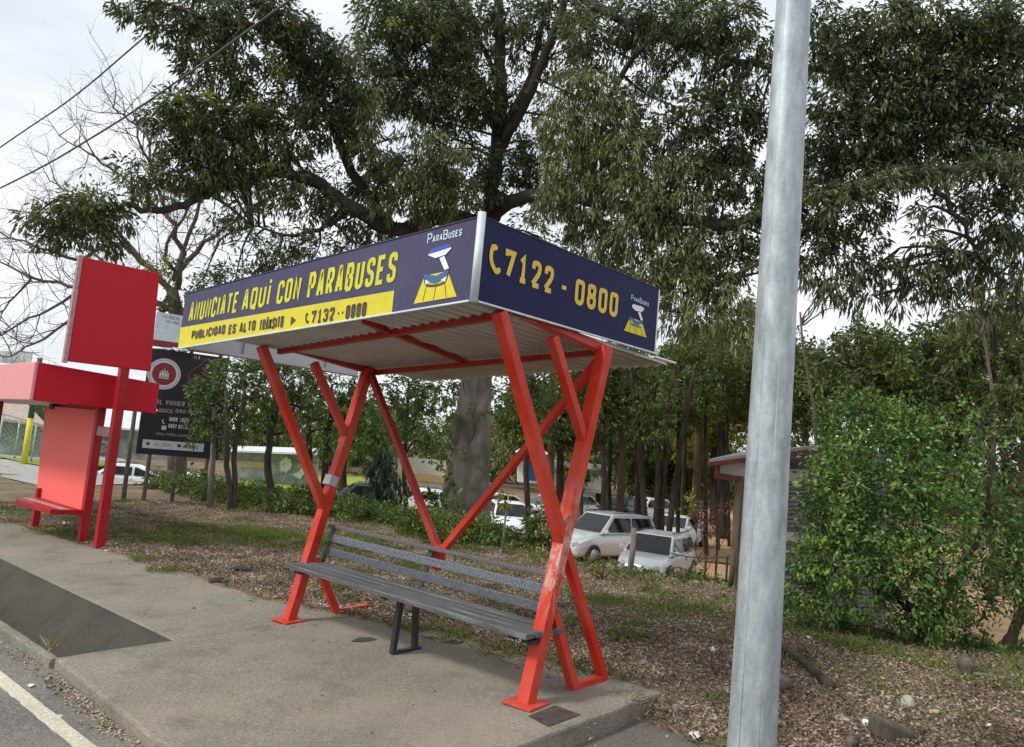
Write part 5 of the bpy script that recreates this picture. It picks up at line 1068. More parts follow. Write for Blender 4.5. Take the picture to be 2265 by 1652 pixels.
stone('flat greenish stone right of the pale green stone', 2078, 1577, 44, 16, 'rock_pale', 3)
stone('flat half-buried stone in the leaves left of the big dark block', 1862, 1592, 42, 12, 'rock_pale', 4)
stone('small white stone left of the big dark block', 1918, 1598, 24, 14, 'paper', 5)
stone('dark pointed stone at the bottom edge between pole and block', 1882, 1640, 52, 30, 'rock_dark', 6)
stone('tan rounded stone behind the pad corner', 1423, 1467, 30, 24, 'rock', 7)
stone('small grey-green stone in the leaves behind the pad corner', 1470, 1486, 18, 13, 'rock_dark', 8)
stone('pale flat stone at the foot of the shrub by the pole', 1783, 1412, 26, 12, 'paper', 9)
stone('small pale stone above the dark branch', 1827, 1446, 16, 10, 'rock', 10)
stone('white pebble lying on the brown leaves near the pole', 1575, 1437, 14, 12, 'paper', 11)
stone('pink-white stone beside the pad corner on the drive edge', 1497, 1563, 26, 14, 'rock', 12)
stone('brownish mossy boulder under the roadside shrub', 2135, 1470, 70, 40, 'rock_dark', 13)
stone('small round pale stone in the leaves at lower right', 2155, 1620, 20, 10, 'rock', 14)
stone('white stone chip right of the flat greenish stone', 2185, 1605, 18, 10, 'paper', 15)
# the tilted dark block
g = G(1985, 1648); t = float((g-CAM)@_f); th = MB()
q0 = [P(1935, 1632, t), P(1995, 1668, t), P(2040, 1668, t), P(2035, 1628, t), P(1975, 1602, t), P(1942, 1588, t)]; dd = _f*.12
th.add(q0+[p+dd for p in q0], [(5, 4, 3, 2, 1, 0), (6, 7, 8, 9, 10, 11)]+[(k, (k+1) % 6, (k+1) % 6+6, k+6) for k in range(6)])
tag(th.build('concrete_block', M['rock_dark'], None, .02, 3), 'large tilted dark block half buried at the bottom right', 'block')
# dead branch and pale stick
mb = MB(); pts = [G(1712, 1432)+np.array((0, 0, .03)), G(1760, 1466)+np.array((0, 0, .05)), G(1800, 1500)+np.array((0, 0, .05)), G(1840, 1533)+np.array((0, 0, .035))]
mb.tube(curve_pts(pts, 4), [.026, .027, .028, .029, .030, .031, .032, .033, .035, .036, .038, .040, .040], 9, True, .08, rs); tag(mb.build('dead_branch', M['bark']), 'thick dark fallen branch lying right of the steel pole', 'branch')
mb = MB(); mb.tube([G(2125, 1494)+np.array((0, 0, .03)), G(2190, 1504)+np.array((0, 0, .03)), G(2275, 1518)+np.array((0, 0, .03))], [.010, .014, .016], 7); tag(mb.build('pale_stick', M['post']), 'long pale stick lying on the ground at the right edge', 'stick')
for a, b, lab in (((1560, 1560), (1600, 1520), 'thin bent twig standing in the leaves left of the pole'), ((1480, 1445), (1545, 1375), 'thin dry stalk leaning over the leaves behind the pad')):
    p = G(*a); mb = MB(); e = P(b[0], b[1], float((p-CAM)@_f)); mb.tube(curve_pts([p, (p+e)/2+np.array((.03, 0, .02)), e], 3), .004, 4); tag(mb.build('dry_twig', M['twig']), lab, 'twig')
rs = np.random.RandomState(90)
for k in range(26):                                     # fallen twigs
    x, y = rs.uniform(-6, 3), rs.uniform(1.3, 4.6); a = rs.uniform(0, 3.1); ln = rs.uniform(.08, .3)
    p0 = at_ground(x, y)+np.array((0, 0, .03)); p1 = at_ground(x+ln*math.cos(a), y+ln*math.sin(a))+np.array((0, 0, .035))
    mb = MB(); mb.tube([p0, (p0+p1)/2+rs.normal(size=3)*.01, p1], [.004, .005, .003], 4); tag(mb.build('fallen_twig', M['twig']), 'short thin twig lying flat among the fallen leaves', 'twig', 'fallen twigs among the leaves')
def scrap(name, label, u, v, wpx, hpx, mat, seed, cat='litter', zf=None, lift=.012):
    rs = np.random.RandomState(seed)
    if zf is None: c = G(u, v)
    else: d = ray(u, v); z = 0.0
    if zf is not None:
        for _ in range(20): t_ = (z-CAM[2])/d[2]; c = CAM+d*t_; z = float(base(c[0], c[1]))+zf
        c = np.array([c[0], c[1], z])
    t = float((c-CAM)@_f); a = wpx*t/FPX/2; mb = MB(); n = 9; V = [c+np.array((0, 0, lift+.3*a*rs.rand()))]
    for k in range(n): th_ = 2*math.pi*k/n; r = a*rs.uniform(.6, 1.15); V.append(c+_r*r*math.cos(th_)+np.array((-_r[1], _r[0], 0))*r*math.sin(th_)*min(2.2, hpx/wpx*2.4)+np.array((0, 0, lift*.4+.35*a*rs.rand())))
    mb.add(V, [(0, k+1, (k+1) % n+1) for k in range(n)]); o = mb.build(name, M[mat]); s_ = o.modifiers.new('t', 'SOLIDIFY'); s_.thickness = .002; return tag(o, label, cat)
for i, (u, v, w, h, lab, z) in enumerate(((432, 1222, 13, 8, 'crumpled white paper on the leaves between the two shelters', None), (524, 1219, 9, 6, 'small white scrap right of the crumpled paper', None), (145, 1159, 20, 9, 'white wrapper behind the bench of the crimson shelter', None), (237, 1219, 10, 8, 'white scrap at the foot of the red sign post', None),
    (1537, 1630, 30, 22, 'crumpled white paper cup remains beside the steel pole', None), (1305, 1612, 16, 9, 'flat white scrap on the dark drive below the pad corner', -.128), (1255, 1618, 14, 8, 'pale scrap on the drive nearest the pad edge', -.128), (1175, 1640, 20, 10, 'curled pale leaf on the drive at the bottom edge', -.128), (1338, 1603, 20, 14, 'curled tan leaf on the drive near the paper scraps', -.128),
    (68, 1518, 18, 9, 'white scrap lying in the gutter beside the channel', -.068), (570, 1083, 12, 6, 'white scrap under the trees behind the bank', None), (935, 1393, 8, 3, 'white cigarette butt on the pad by the back edge', 0), (530, 1485, 3, 3, 'tiny white chip on the concrete pad', 0), (1760, 1500, 12, 9, 'pale scrap beside the dark fallen branch', None), (1813, 1640, 22, 10, 'reddish scrap at the bottom edge near the pole', None))):
    scrap('paper_scrap', lab, u, v, w, h, 'litter' if 'leaf' in lab else 'paper', 200+i, zf=z)
scrap('black_rag', 'crumpled black rag lying on the leaves left of the bench', 532, 1266, 58, 18, 'black', 301, 'rag', lift=.03)
scrap('bark_slab', 'dark curved slab of bark at the sidewalk edge', 482, 1288, 50, 20, 'bark_dark', 302, 'bark', lift=.03)
scrap('blue_scrap', 'pale blue plastic scrap beside the slab of bark', 470, 1289, 18, 7, 'bluelitter', 303, lift=.02)
# sunken iron lid and broken spots on the pad
def flatpoly(name, pts, mat, dz, label=None, cat=None, kind=None):
    V = []
    for u, v in pts:
        d = ray(u, v); z = 0.
        for _ in range(20): t_ = (z-CAM[2])/d[2]; c = CAM+d*t_; z = float(base(c[0], c[1]))+dz
        V.append(c)
    m = MB(); m.add(V, [tuple(range(len(V)))]); return tag(m.build(name, M[mat]), label, cat, kind=kind)
flatpoly('iron_lid', [(1168, 1583), (1213, 1607), (1285, 1580), (1227, 1560)], 'dark_lid', .004, 'square rusty iron lid set in the concrete at the pad corner', 'lid')
flatpoly('pad_patch', [(776, 1418), (793, 1410), (820, 1409), (835, 1414), (815, 1418), (795, 1420)], 'black', .004, kind='structure')
flatpoly('pad_patch', [(968, 1420), (990, 1419), (1003, 1415), (1030, 1420), (1010, 1424), (992, 1421)], 'black', .004, kind='structure')

# ================================================================== billboard behind the trees
AX = np.array((_r[0], _r[1], 0.0)); FW = np.array((-_r[1], _r[0], 0.0))       # level right / away
def same_z(u, v, z): d = ray(u, v); t = (z-CAM[2])/d[2]; return CAM+d*t
A = P(300, 1003, 16.4); Bp = same_z(463, 1014, A[2])
tB = float((Bp-CAM)@_f)
if not 15 < tB < 19: Bp = P(463, 1013, 17.0); Bp[2] = A[2]
ax = (Bp-A)/np.linalg.norm(Bp-A); nb = np.array((ax[1], -ax[0], 0.0))
if nb@(CAM-A) < 0: nb = -nb
UPV = np.array((0, 0, 1.0)); BF = Face(A, ax, UPV, nb)
def onface(u, v, F=BF): d = ray(u, v); t = ((F.o-CAM)@F.n)/(d@F.n); p = CAM+d*t-F.o; return (float(p@F.a), float(p@F.u))
wB = np.linalg.norm(Bp-A); hB = onface(330, 768)[1]; x0b = 0.0; wB = max(wB, onface(480, 1010)[0])
gA = at_ground(*(A+ax*wB/2)[:2])
bb = thing('billboard', 'charcoal billboard with a red and white round crest on wooden posts', 'billboard', tuple(gA))
def fbox(mb, F, xa, xb, ya, yb, h0, h1):
    V = [F.pt(p, h) for h in (h0, h1) for p in ((xa, ya), (xb, ya), (xb, yb), (xa, yb))]
    mb.add(V, [(0, 3, 2, 1), (4, 5, 6, 7), (0, 1, 5, 4), (1, 2, 6, 5), (2, 3, 7, 6), (3, 0, 4, 7)])
m = MB(); fbox(m, BF, x0b, wB, 0, hB, -.06, 0); pb = m.build('print_panel', M['bbdark'], bb, .005)
cx, cy = onface(363, 827); rr = (onface(400, 827)[0]-cx)*1.0
def disc(F, cx, cy, r, h, mat, name, par, r2=0.0, n=40):
    m = MB(); Vv = []
    for k in range(n): t = 2*math.pi*k/n; Vv.append((cx+r*math.cos(t), cy+r*math.sin(t)))
    if r2:
        Vv += [(cx+r2*math.cos(2*math.pi*k/n), cy+r2*math.sin(2*math.pi*k/n)) for k in range(n)]; F.flat(m, Vv, [(k, (k+1) % n, (k+1) % n+n, k+n) for k in range(n)], h)
    else: F.flat(m, Vv, [tuple(range(n))], h)
    return m.build(name, mat, par)
disc(BF, cx, cy, rr, .004, M['bbwhite'], 'crest_ring', pb, rr*.72); disc(BF, cx, cy, rr*.92, .008, M['bbgrey'], 'crest_line', pb, rr*.86)
disc(BF, cx, cy, rr*.72, .006, M['bbred'], 'crest_disc', pb)
m = MB()
for k, (a, b, c, d) in enumerate(((-.30, .30, -.30, -.24), (-.28, -.16, -.20, .08), (-.12, -.02, -.20, .18), (.02, .12, -.20, .18), (.16, .28, -.20, .08), (-.28, .28, -.06, -.02), (-.2, -.14, .12, .22), (-.03, .03, .2, .34), (.14, .20, .12, .22))):
    BF.flat(m, [(cx+a*rr, cy+c*rr), (cx+b*rr, cy+c*rr), (cx+b*rr, cy+d*rr), (cx+a*rr, cy+d*rr)], [(0, 1, 2, 3)], .009+.0005*k)
m.build('crest_castle', M['bbwhite'], pb)
def bbtext(name, txt, u0, v0, u1, hpx, mat='bbgrey', th=.28):
    a = onface(u0, v0); b = onface(u1, v0+(u1-u0)*.065); cap = hpx*16.6/FPX; m = MB(); BF.text(m, txt, a[0], b[0], a[1], cap, cap*th*.6, .005, dy=0); m.build(name, M[mat], pb)
bbtext('lettering', 'AL WINNER', 345, 893, 408, 11, th=.26); bbtext('lettering', 'ILUSION', 414, 897, 458, 8)
bbtext('lettering', 'DOCE', 352, 911, 383, 8); bbtext('lettering', 'DAS BLO', 388, 912, 440, 8)
bbtext('lettering', '8800', 374, 931, 392, 9, 'bbwhite'); bbtext('lettering', '1082', 397, 933, 415, 9, 'bbwhite')
bbtext('lettering', '8887', 372, 946, 390, 9, 'bbwhite'); bbtext('lettering', '0210', 394, 948, 413, 9, 'bbwhite')
bbtext('lettering', 'ADULTOSILUSION', 344, 961, 418, 5); bbtext('lettering', '11 8', 428, 793, 442, 7, 'bbwhite')
a = onface(446, 796); m = MB(); BF.flat(m, [a, (a[0]+.27, a[1]), (a[0]+.27, a[1]+.025), (a[0], a[1]+.025)], [(0, 1, 2, 3)], .005); m.build('fine_print', M['bbmag'], pb)
m = MB(); a = onface(358, 937); BF.phone(m, a[0], a[1], .10, .02, .005)
a = onface(357, 950); fbox(m, BF, a[0], a[0]+.09, a[1], a[1]+.09, 0, .005); m.build('contact_icons', M['bbwhite'], pb)
m = MB(); pts = [onface(*p) for p in ((458, 792), (447, 804), (436, 812), (420, 822), (416, 838), (420, 850), (430, 852), (426, 860))]; V_, F_ = ribbon(roundpoly(pts, .15), .022); BF.flat(m, V_, F_, .004)
pts = [onface(*p) for p in ((428, 838), (436, 828), (446, 832), (450, 842))]; V_, F_ = ribbon(roundpoly(pts, .1), .03); BF.flat(m, V_, F_, .005); m.build('line_drawing', M['bbmag'], pb)
a, b = onface(314, 989), onface(448, 978)
m = MB(); fbox(m, BF, onface(314, 989)[0], onface(450, 995)[0], onface(314, 990)[1], onface(314, 971)[1], 0, .004); st = m.build('logo_strip', M['bbwhite'], pb)
for u, v, w, mt in ((327, 981, 9, 'bbred'), (346, 983, 10, 'bbgrey'), (368, 984, 20, 'bbgrey'), (396, 986, 9, 'ink'), (411, 987, 7, 'ink'), (428, 988, 24, 'bbgrey')):
    a = onface(u-w/2, v+3); b = onface(u+w/2, v-3); m = MB(); BF.flat(m, [(a[0], a[1]), (b[0], a[1]), (b[0], b[1]), (a[0], b[1])], [(0, 1, 2, 3)], .0065); m.build('logo_mark', M[mt], pb)
m = MB(); 
ya, yb_ = onface(330, 757)[1], onface(330, 686)[1]; fbox(m, BF, onface(338, 757)[0], onface(500, 757)[0], ya, yb_, -.10, -.02); up_ = m.build('top_sign', M['whitemetal'], bb, .005)
m = MB(); fbox(m, BF, onface(338, 757)[0], onface(500, 757)[0], onface(330, 764)[1], onface(330, 749)[1], -.018, -.004); m.build('red_strip', M['bbred'], bb)
m = MB(); 
for t_, u0, v0, u1, h_ in (('TALORENO', 358, 703, 398, 8), ('PER TODO', 368, 714, 396, 6)):
    a = onface(u0, v0); b = onface(u1, v0+2); BF.text(m, t_, a[0], b[0], a[1], h_*16.6/FPX, .02, -.015)
m.build('top_lettering', M['bbgrey'], up_)
m = MB(); p = BF.pt(onface(372, 771), .12); m.tube([BF.pt(onface(330, 770), .12), BF.pt(onface(460, 776), .12)], .02, 6); m.build('lamp_rail', M['whitemetal'], bb)
for u in (382, 392, 402):
    m = MB(); a = onface(u, 771); m.tube([BF.pt(a, .12), BF.pt((a[0]+.05, a[1]-.06), .34)], .03, 6); m.build('spot_lamp', M['whitemetal'], bb)
for u, v0, v1 in ((333, 1006, 1085), (463, 1000, 1100), (395, 1010, 1085)):
    a = BF.pt(onface(u, v0), -.09); gz = float(land(a[0], a[1])); m = MB(); m.tube([(a[0], a[1], gz-.1), (a[0], a[1], A[2]+hB+.5)], .045, 7); m.build('post', M['post'], bb)
a = P(275, 1088, 16.3); b = P(299, 905, 16.3); th = thing('wooden_pole', 'leaning grey wooden pole left of the charcoal billboard', 'pole', tuple(at_ground(a[0], a[1])))
m = MB(); m.tube([at_ground(a[0], a[1])-np.array((0, 0, .05)), b, b+(b-a)*.2], [.05, .045, .04], 8); m.build('shaft', M['post'], th)

# ================================================================== far left: sign, pole, sheds, fence
def upright(u, v0, v1, t): a = ground_at(u, t); return a
a = ground_at(52, 27); th = thing('painted_pole', 'utility pole painted dark green above and yellow below at the left edge', 'pole', tuple(a))
top = P(88, 790, 27.0); h1 = P(68, 925, 27)[2]
m = MB(); m.tube([a, (a[0], a[1], h1)], .105, 10); m.build('yellow_base', M['polyellow'], th)
m = MB(); m.tube([(a[0], a[1], h1+.003), (a[0], a[1], top[2])], [.10, .09], 10); m.build('green_shaft', M['polgreen'], th)
m = MB(); m.tube([(a[0], a[1], a[2]), (a[0]+.12, a[1]+.1, a[2]+.14), ], .6, 9); 
def wall_px(name, mat, pts, t, parent=None, th=.1, bev=0):
    """upright slab from photo corners, all at one depth, given real thickness"""
    q = [P(u, v, t) for u, v in pts]; n = len(q); m = MB(); d = FW*th
    m.add(q+[p+d for p in q], [tuple(range(n-1, -1, -1)), tuple(range(n, 2*n))]+[(k, (k+1) % n, (k+1) % n+n, k+n) for k in range(n)]); return m.build(name, M[mat], parent, bev)
th = thing('road_sign', 'pale teal sign board showing above the crimson shelter roof at the left edge', 'sign', tuple(ground_at(-10, 40)))
wall_px('sign_board', 'bbwhite', [(-60, 799), (66, 806), (70, 781), (-60, 770)], 40, th)
g = ground_at(-30, 40.2); m = MB(); m.tube([g, P(-25, 775, 40.2)], .12, 8); m.build('post', M['galv'], th)
m = MB(); F_s = Face(P(0, 801, 39.96), AX, UPV, -FW); F_s.text(m, 'ENTRADA', -.9, 1.3, .0, .38, .07, .0); m.build('lettering', M['galv'], th)
th = thing('shed', 'low shed with a rusty tan roof behind the chain-link fence', 'shed', tuple(ground_at(20, 46)))
wall_px('wall', 'greywall', [(-60, 1000), (92, 1012), (96, 938), (-60, 920)], 46, th, 5)
q = [P(-60, 880, 50), P(60, 893, 50), P(104, 940, 44.5), P(-60, 915, 44.5)]; m = MB(); m.add(q+[p-np.array((0, 0, .15)) for p in q], [(0, 1, 2, 3), (7, 6, 5, 4), (0, 4, 5, 1), (1, 5, 6, 2), (2, 6, 7, 3), (3, 7, 4, 0)]); m.build('roof', M['roofrust'], th)
th = thing('shed', 'white-roofed shed between the crimson shelter post and the tan shed', 'shed', tuple(ground_at(200, 50)))
wall_px('wall', 'greywall', [(110, 1000), (320, 1018), (322, 945), (112, 932)], 50, th, 6)
q = [P(125, 905, 56), P(340, 900, 56), P(332, 950, 48.5), (P(112, 935, 48.5))]; m = MB(); m.add(q+[p-np.array((0, 0, .12)) for p in q], [(0, 1, 2, 3), (7, 6, 5, 4), (0, 4, 5, 1), (1, 5, 6, 2), (2, 6, 7, 3), (3, 7, 4, 0)]); m.build('roof', M['roofpale'], th)
th = thing('chain_link_fence', 'galvanised chain-link fence across the gravel yard on the left', 'fence', tuple(ground_at(60, 31)))
fa, fb = ground_at(-90, 30), ground_at(235, 34); nP = 9
for k in range(nP+1):
    p = fa+(fb-fa)*k/nP; m = MB(); m.tube([(p[0], p[1], p[2]), (p[0], p[1], p[2]+2.1)], .035, 6); m.build('post', M['galv'], th)
m = MB(); hgt = 2.0
for dz in (.05, 2.05): m.tube([fa+np.array((0, 0, dz)), fb+np.array((0, 0, dz))], .022, 5)
m.build('rail', M['galv'], th)
m = MB(); fd = (fb-fa); ln = np.linalg.norm(fd); fd /= ln; stp = .22
for k in range(int(ln/stp)+10):
    for sgn in (1, -1):
        s0 = k*stp-(hgt if sgn > 0 else 0); s1 = s0+sgn*hgt
        za, zb2 = 0., hgt; lo, hi = min(s0, s1), max(s0, s1)
        if lo < 0 or hi > ln: continue
        m.beam(fa+fd*s0+np.array((0, 0, .05)), fa+fd*s1+np.array((0, 0, hgt)), .010, .010)
m.build('wire_mesh', M['galv'], th)
# painted walls beyond the lawn
th = thing('painted_wall', 'long low wall with cream and orange bands beyond the bright lawn', 'wall', tuple(ground_at(620, 53)))
wall_px('lower_wall', 'greywall', [(500, 1062), (700, 1075), (702, 1040), (502, 1032)], 53, th, .3); wall_px('orange_band', 'orange', [(502, 1031), (602, 1035), (602, 1022), (503, 1018)], 53, th, .3); wall_px('middle_wall', 'greywall', [(602, 1035), (702, 1039), (703, 1026), (602, 1022)], 53, th, .3)
wall_px('upper_wall', 'greywall', [(503, 1017), (703, 1025), (704, 1003), (504, 996)], 53.2, th, .3)
q = [P(500, 985, 58), P(720, 992, 58), P(706, 1003, 52), P(500, 995, 52)]; m = MB(); m.add(q+[p-np.array((0, 0, .12)) for p in q], [(0, 1, 2, 3), (7, 6, 5, 4), (0, 4, 5, 1), (1, 5, 6, 2), (2, 6, 7, 3), (3, 7, 4, 0)]); m.build('roof', M['roofpale'], th)
F_w = Face(P(632, 1028, 52.9), AX, UPV, -FW)
m = MB(); Vv = [((.42+.10*math.sin(3*k))*math.cos(2*math.pi*k/24), (.50+.12*math.cos(2*k))*math.sin(2*math.pi*k/24)) for k in range(24)]; F_w.flat(m, Vv, [tuple(range(24))], .02); m.build('mural_disc', M['bbwhite'], th)
m = MB(); F_w.flat(m, [(x*.30-.12, y*.25+.05) for x, y in Vv], [tuple(range(24))], .03); m.build('mural_centre', M['polyellow'], th)
m = MB(); F_w.flat(m, [(.5, -.6), (1.1, -.9), (1.5, -.2), (1.5, .9), (1.25, .9), (1.2, 0), (.9, -.4)], [tuple(range(7))], .02); m.build('mural_stroke', M['bbwhite'], th)
th = thing('wall', 'pale rendered wall between the conical shrub and the great trunk', 'wall', tuple(ground_at(930, 48)))
wall_px('wall_face', 'cream', [(880, 1075), (1000, 1082), (1000, 1020), (880, 1010)], 48, th, .3); wall_px('brick_band', 'orange', [(880, 1060), (1000, 1070), (1000, 1052), (880, 1046)], 47.9, th, .08)
# kiosk with a red roof and a house behind the grove
th = thing('kiosk', 'small kiosk with a red and white roof seen through the near shelter frame', 'kiosk', tuple(ground_at(1185, 50)))
wall_px('wall', 'white', [(1145, 1066), (1205, 1070), (1206, 1018), (1146, 1014)], 50, th, 2.5); wall_px('doorway', 'teal', [(1163, 1062), (1187, 1064), (1188, 1022), (1164, 1020)], 49.95, th, .04)
wall_px('fascia', 'bbred', [(1130, 1018), (1222, 1024), (1218, 1006), (1134, 1000)], 49.5, th, 3.4)
q = [P(1136, 1000, 49.6), P(1217, 1005, 49.6), P(1200, 994, 52), P(1152, 990, 52)]; m = MB(); m.add(q+[p-np.array((0, 0, .03)) for p in q], [(0, 1, 2, 3), (7, 6, 5, 4), (0, 4, 5, 1), (1, 5, 6, 2), (2, 6, 7, 3), (3, 7, 4, 0)]); m.build('roof', M['roofpale'], th)
th = thing('house', 'low white house with a barred window behind the grove trunks', 'house', tuple(ground_at(1260, 54)))
wall_px('wall', 'white', [(1215, 1075), (1335, 1085), (1336, 1038), (1216, 1030)], 54, th, 4); wall_px('roof', 'roofpale', [(1205, 1031), (1345, 1040), (1340, 1028), (1212, 1018)], 53.5, th, 5)
w_ = wall_px('window', 'glass', [(1236, 1062), (1252, 1063), (1252, 1042), (1236, 1041)], 53.93, th, .05); wall_px('window', 'glass', [(1285, 1065), (1306, 1066), (1306, 1048), (1285, 1047)], 53.93, th, .05)
wall_px('wall_band', 'cream', [(1215, 1082), (1340, 1092), (1340, 1086), (1215, 1077)], 53.8, th, .1)
# wooden house on the right
hs = thing('wooden_house', 'grey boarded house with maroon trim half hidden by the steel pole and the shrub', 'house', tuple(ground_at(1720, 20)))
q = [P(1568, 1022, 17.5), P(1850, 986, 17.5), P(1870, 984, 24), P(1640, 1004, 24)]
m = MB(); m.add(q+[p+np.array((0, 0, .07)) for p in q], [(3, 2, 1, 0), (4, 5, 6, 7), (0, 1, 5, 4), (1, 2, 6, 5), (2, 3, 7, 6), (3, 0, 4, 7)]); m.build('roof', M['roofgrey'], hs)
wall_px('fascia', 'maroon', [(1568, 1031), (1850, 998), (1850, 987), (1568, 1022)], 17.46, hs, .05)
wall_px('fascia', 'maroon', [(1568, 1032), (1585, 1034), (1585, 1023), (1568, 1022)], 17.56, hs, .08)
wall_px('gable_board', 'trimgrey', [(1586, 1047), (1700, 1072), (1700, 1016), (1586, 1030)], 17.8, hs, .06)
wall_px('eaves_beam', 'maroon', [(1584, 1058), (1640, 1066), (1640, 1054), (1584, 1045)], 17.7, hs, .1); wall_px('eaves_beam', 'maroon', [(1583, 1050), (1592, 1050), (1594, 1028), (1585, 1030)], 17.65, hs, .1)
a = P(1636, 1062, 17.8); gz = float(land(a[0], a[1])); m = MB(); m.box((a[0]-.08, a[1]-.08, gz), (a[0]+.08, a[1]+.08, a[2]+.1)); m.build('porch_post', M['bark_brown'], hs, .01)
wl = wall_px('board_wall', 'wallgrey', [(1700, 1460), (1960, 1420), (1960, 1000), (1700, 1000)], 19.2, hs, .2)
wall_px('white_band', 'trimgrey', [(1700, 1062), (1960, 1072), (1960, 1044), (1700, 1036)], 19.1, hs, .08); wall_px('painted_eaves_shadow', 'black', [(1700, 1036), (1800, 1034), (1800, 1024), (1700, 1026)], 19.12, hs, .06)  # black strip painted in as the shade under the eaves
wall_px('sill_band', 'trimgrey', [(1700, 1192), (1960, 1220), (1960, 1200), (1700, 1172)], 19.0, hs, .16)
m = MB()
for k in range(30):
    v = 1066+k*9.5
    if 1166 < v < 1196: continue
    p0, p1 = P(1700, v, 19.14), P(1960, v+8, 19.14); m.beam(p0, p1, .03, .075)
m.build('cladding_boards', M['wallgrey'], hs)
th = thing('rail_fence', 'rustic brown pole fence between the white car and the wooden house', 'fence', tuple(ground_at(1600, 23))); m0 = [ground_at(u, 23) for u in (1556, 1580, 1604, 1630, 1660, 1690)]
for p in m0: m = MB(); m.tube([p, p+np.array((0, 0, 1.15))], .035, 6); m.build('post', M['bark_brown'], th)
for h in (.45, .95): m = MB(); m.tube([p+np.array((0, 0, h+.02*math.sin(i*3))) for i, p in enumerate(m0)], .026, 6); m.build('rail', M['bark_brown'], th)
for (u, t, v1, w, lab) in ((1397, 10.4, 1168, 14, 'pale leaning fence stake in front of the silver hatchback'), (1618, 9.6, 1215, 13, 'brown crooked stake just left of the steel pole'), (1740, 8.6, 1290, 8, 'thin dark stake in the weeds right of the steel pole'), (470, 15.6, 900, 13, 'pale fence stake at the right edge of the billboard'), (1590, 31, 1100, 5, 'thin far stake by the red-leaved shrub')):
    a = ground_at(u-6, t); b = P(u+5, v1, t); r = w*t/FPX/2; m = MB(); m.tube([a-np.array((0, 0, .05)), (a+b)/2+np.array((.02, 0, 0)), b], [r, r*.95, r*.85], 8, True, .08, rs); tag(m.build('fence_stake', M['post'] if 'pale' in lab else M['bark_brown']), lab, 'stake')
# barbed wire strung between stakes
for (p, q_, lab) in (((1397, 1186, 10.4), (1618, 1230, 9.6), 'thin rusty wire from the pale stake to the brown stake'), ((1290, 1104, 24), (1570, 1122, 24), 'dark wire strung across the car park')):
    a, b = P(*p), P(*q_); m = MB(); m.tube([a+(b-a)*k/8-np.array((0, 0, .12*(1-(k/4-1)**2))) for k in range(9)], .006 if p[2] < 15 else .014, 4); tag(m.build('fence_wire', M['bark_dark']), lab, 'wire')
# overhead cables
def cable(pts, lab, r):
    c = curve_pts(pts, 8); m = MB(); m.tube(c, r, 6, False); tag(m.build('overhead_cable', M['cable']), lab, 'cable')
cable([P(-400, 605, 30), P(0, 326, 24), P(160, 216, 21.5), P(315, 86, 19), P(700, -240, 15)], 'upper overhead cable crossing the pale sky at the top left', .022)
cable([P(-400, 600, 22), P(0, 416, 17), P(220, 294, 15), P(420, 160, 13.2), P(645, -3, 11.5), P(1100, -330, 9)], 'lower overhead cable running in front of the tree to the top edge', .019)

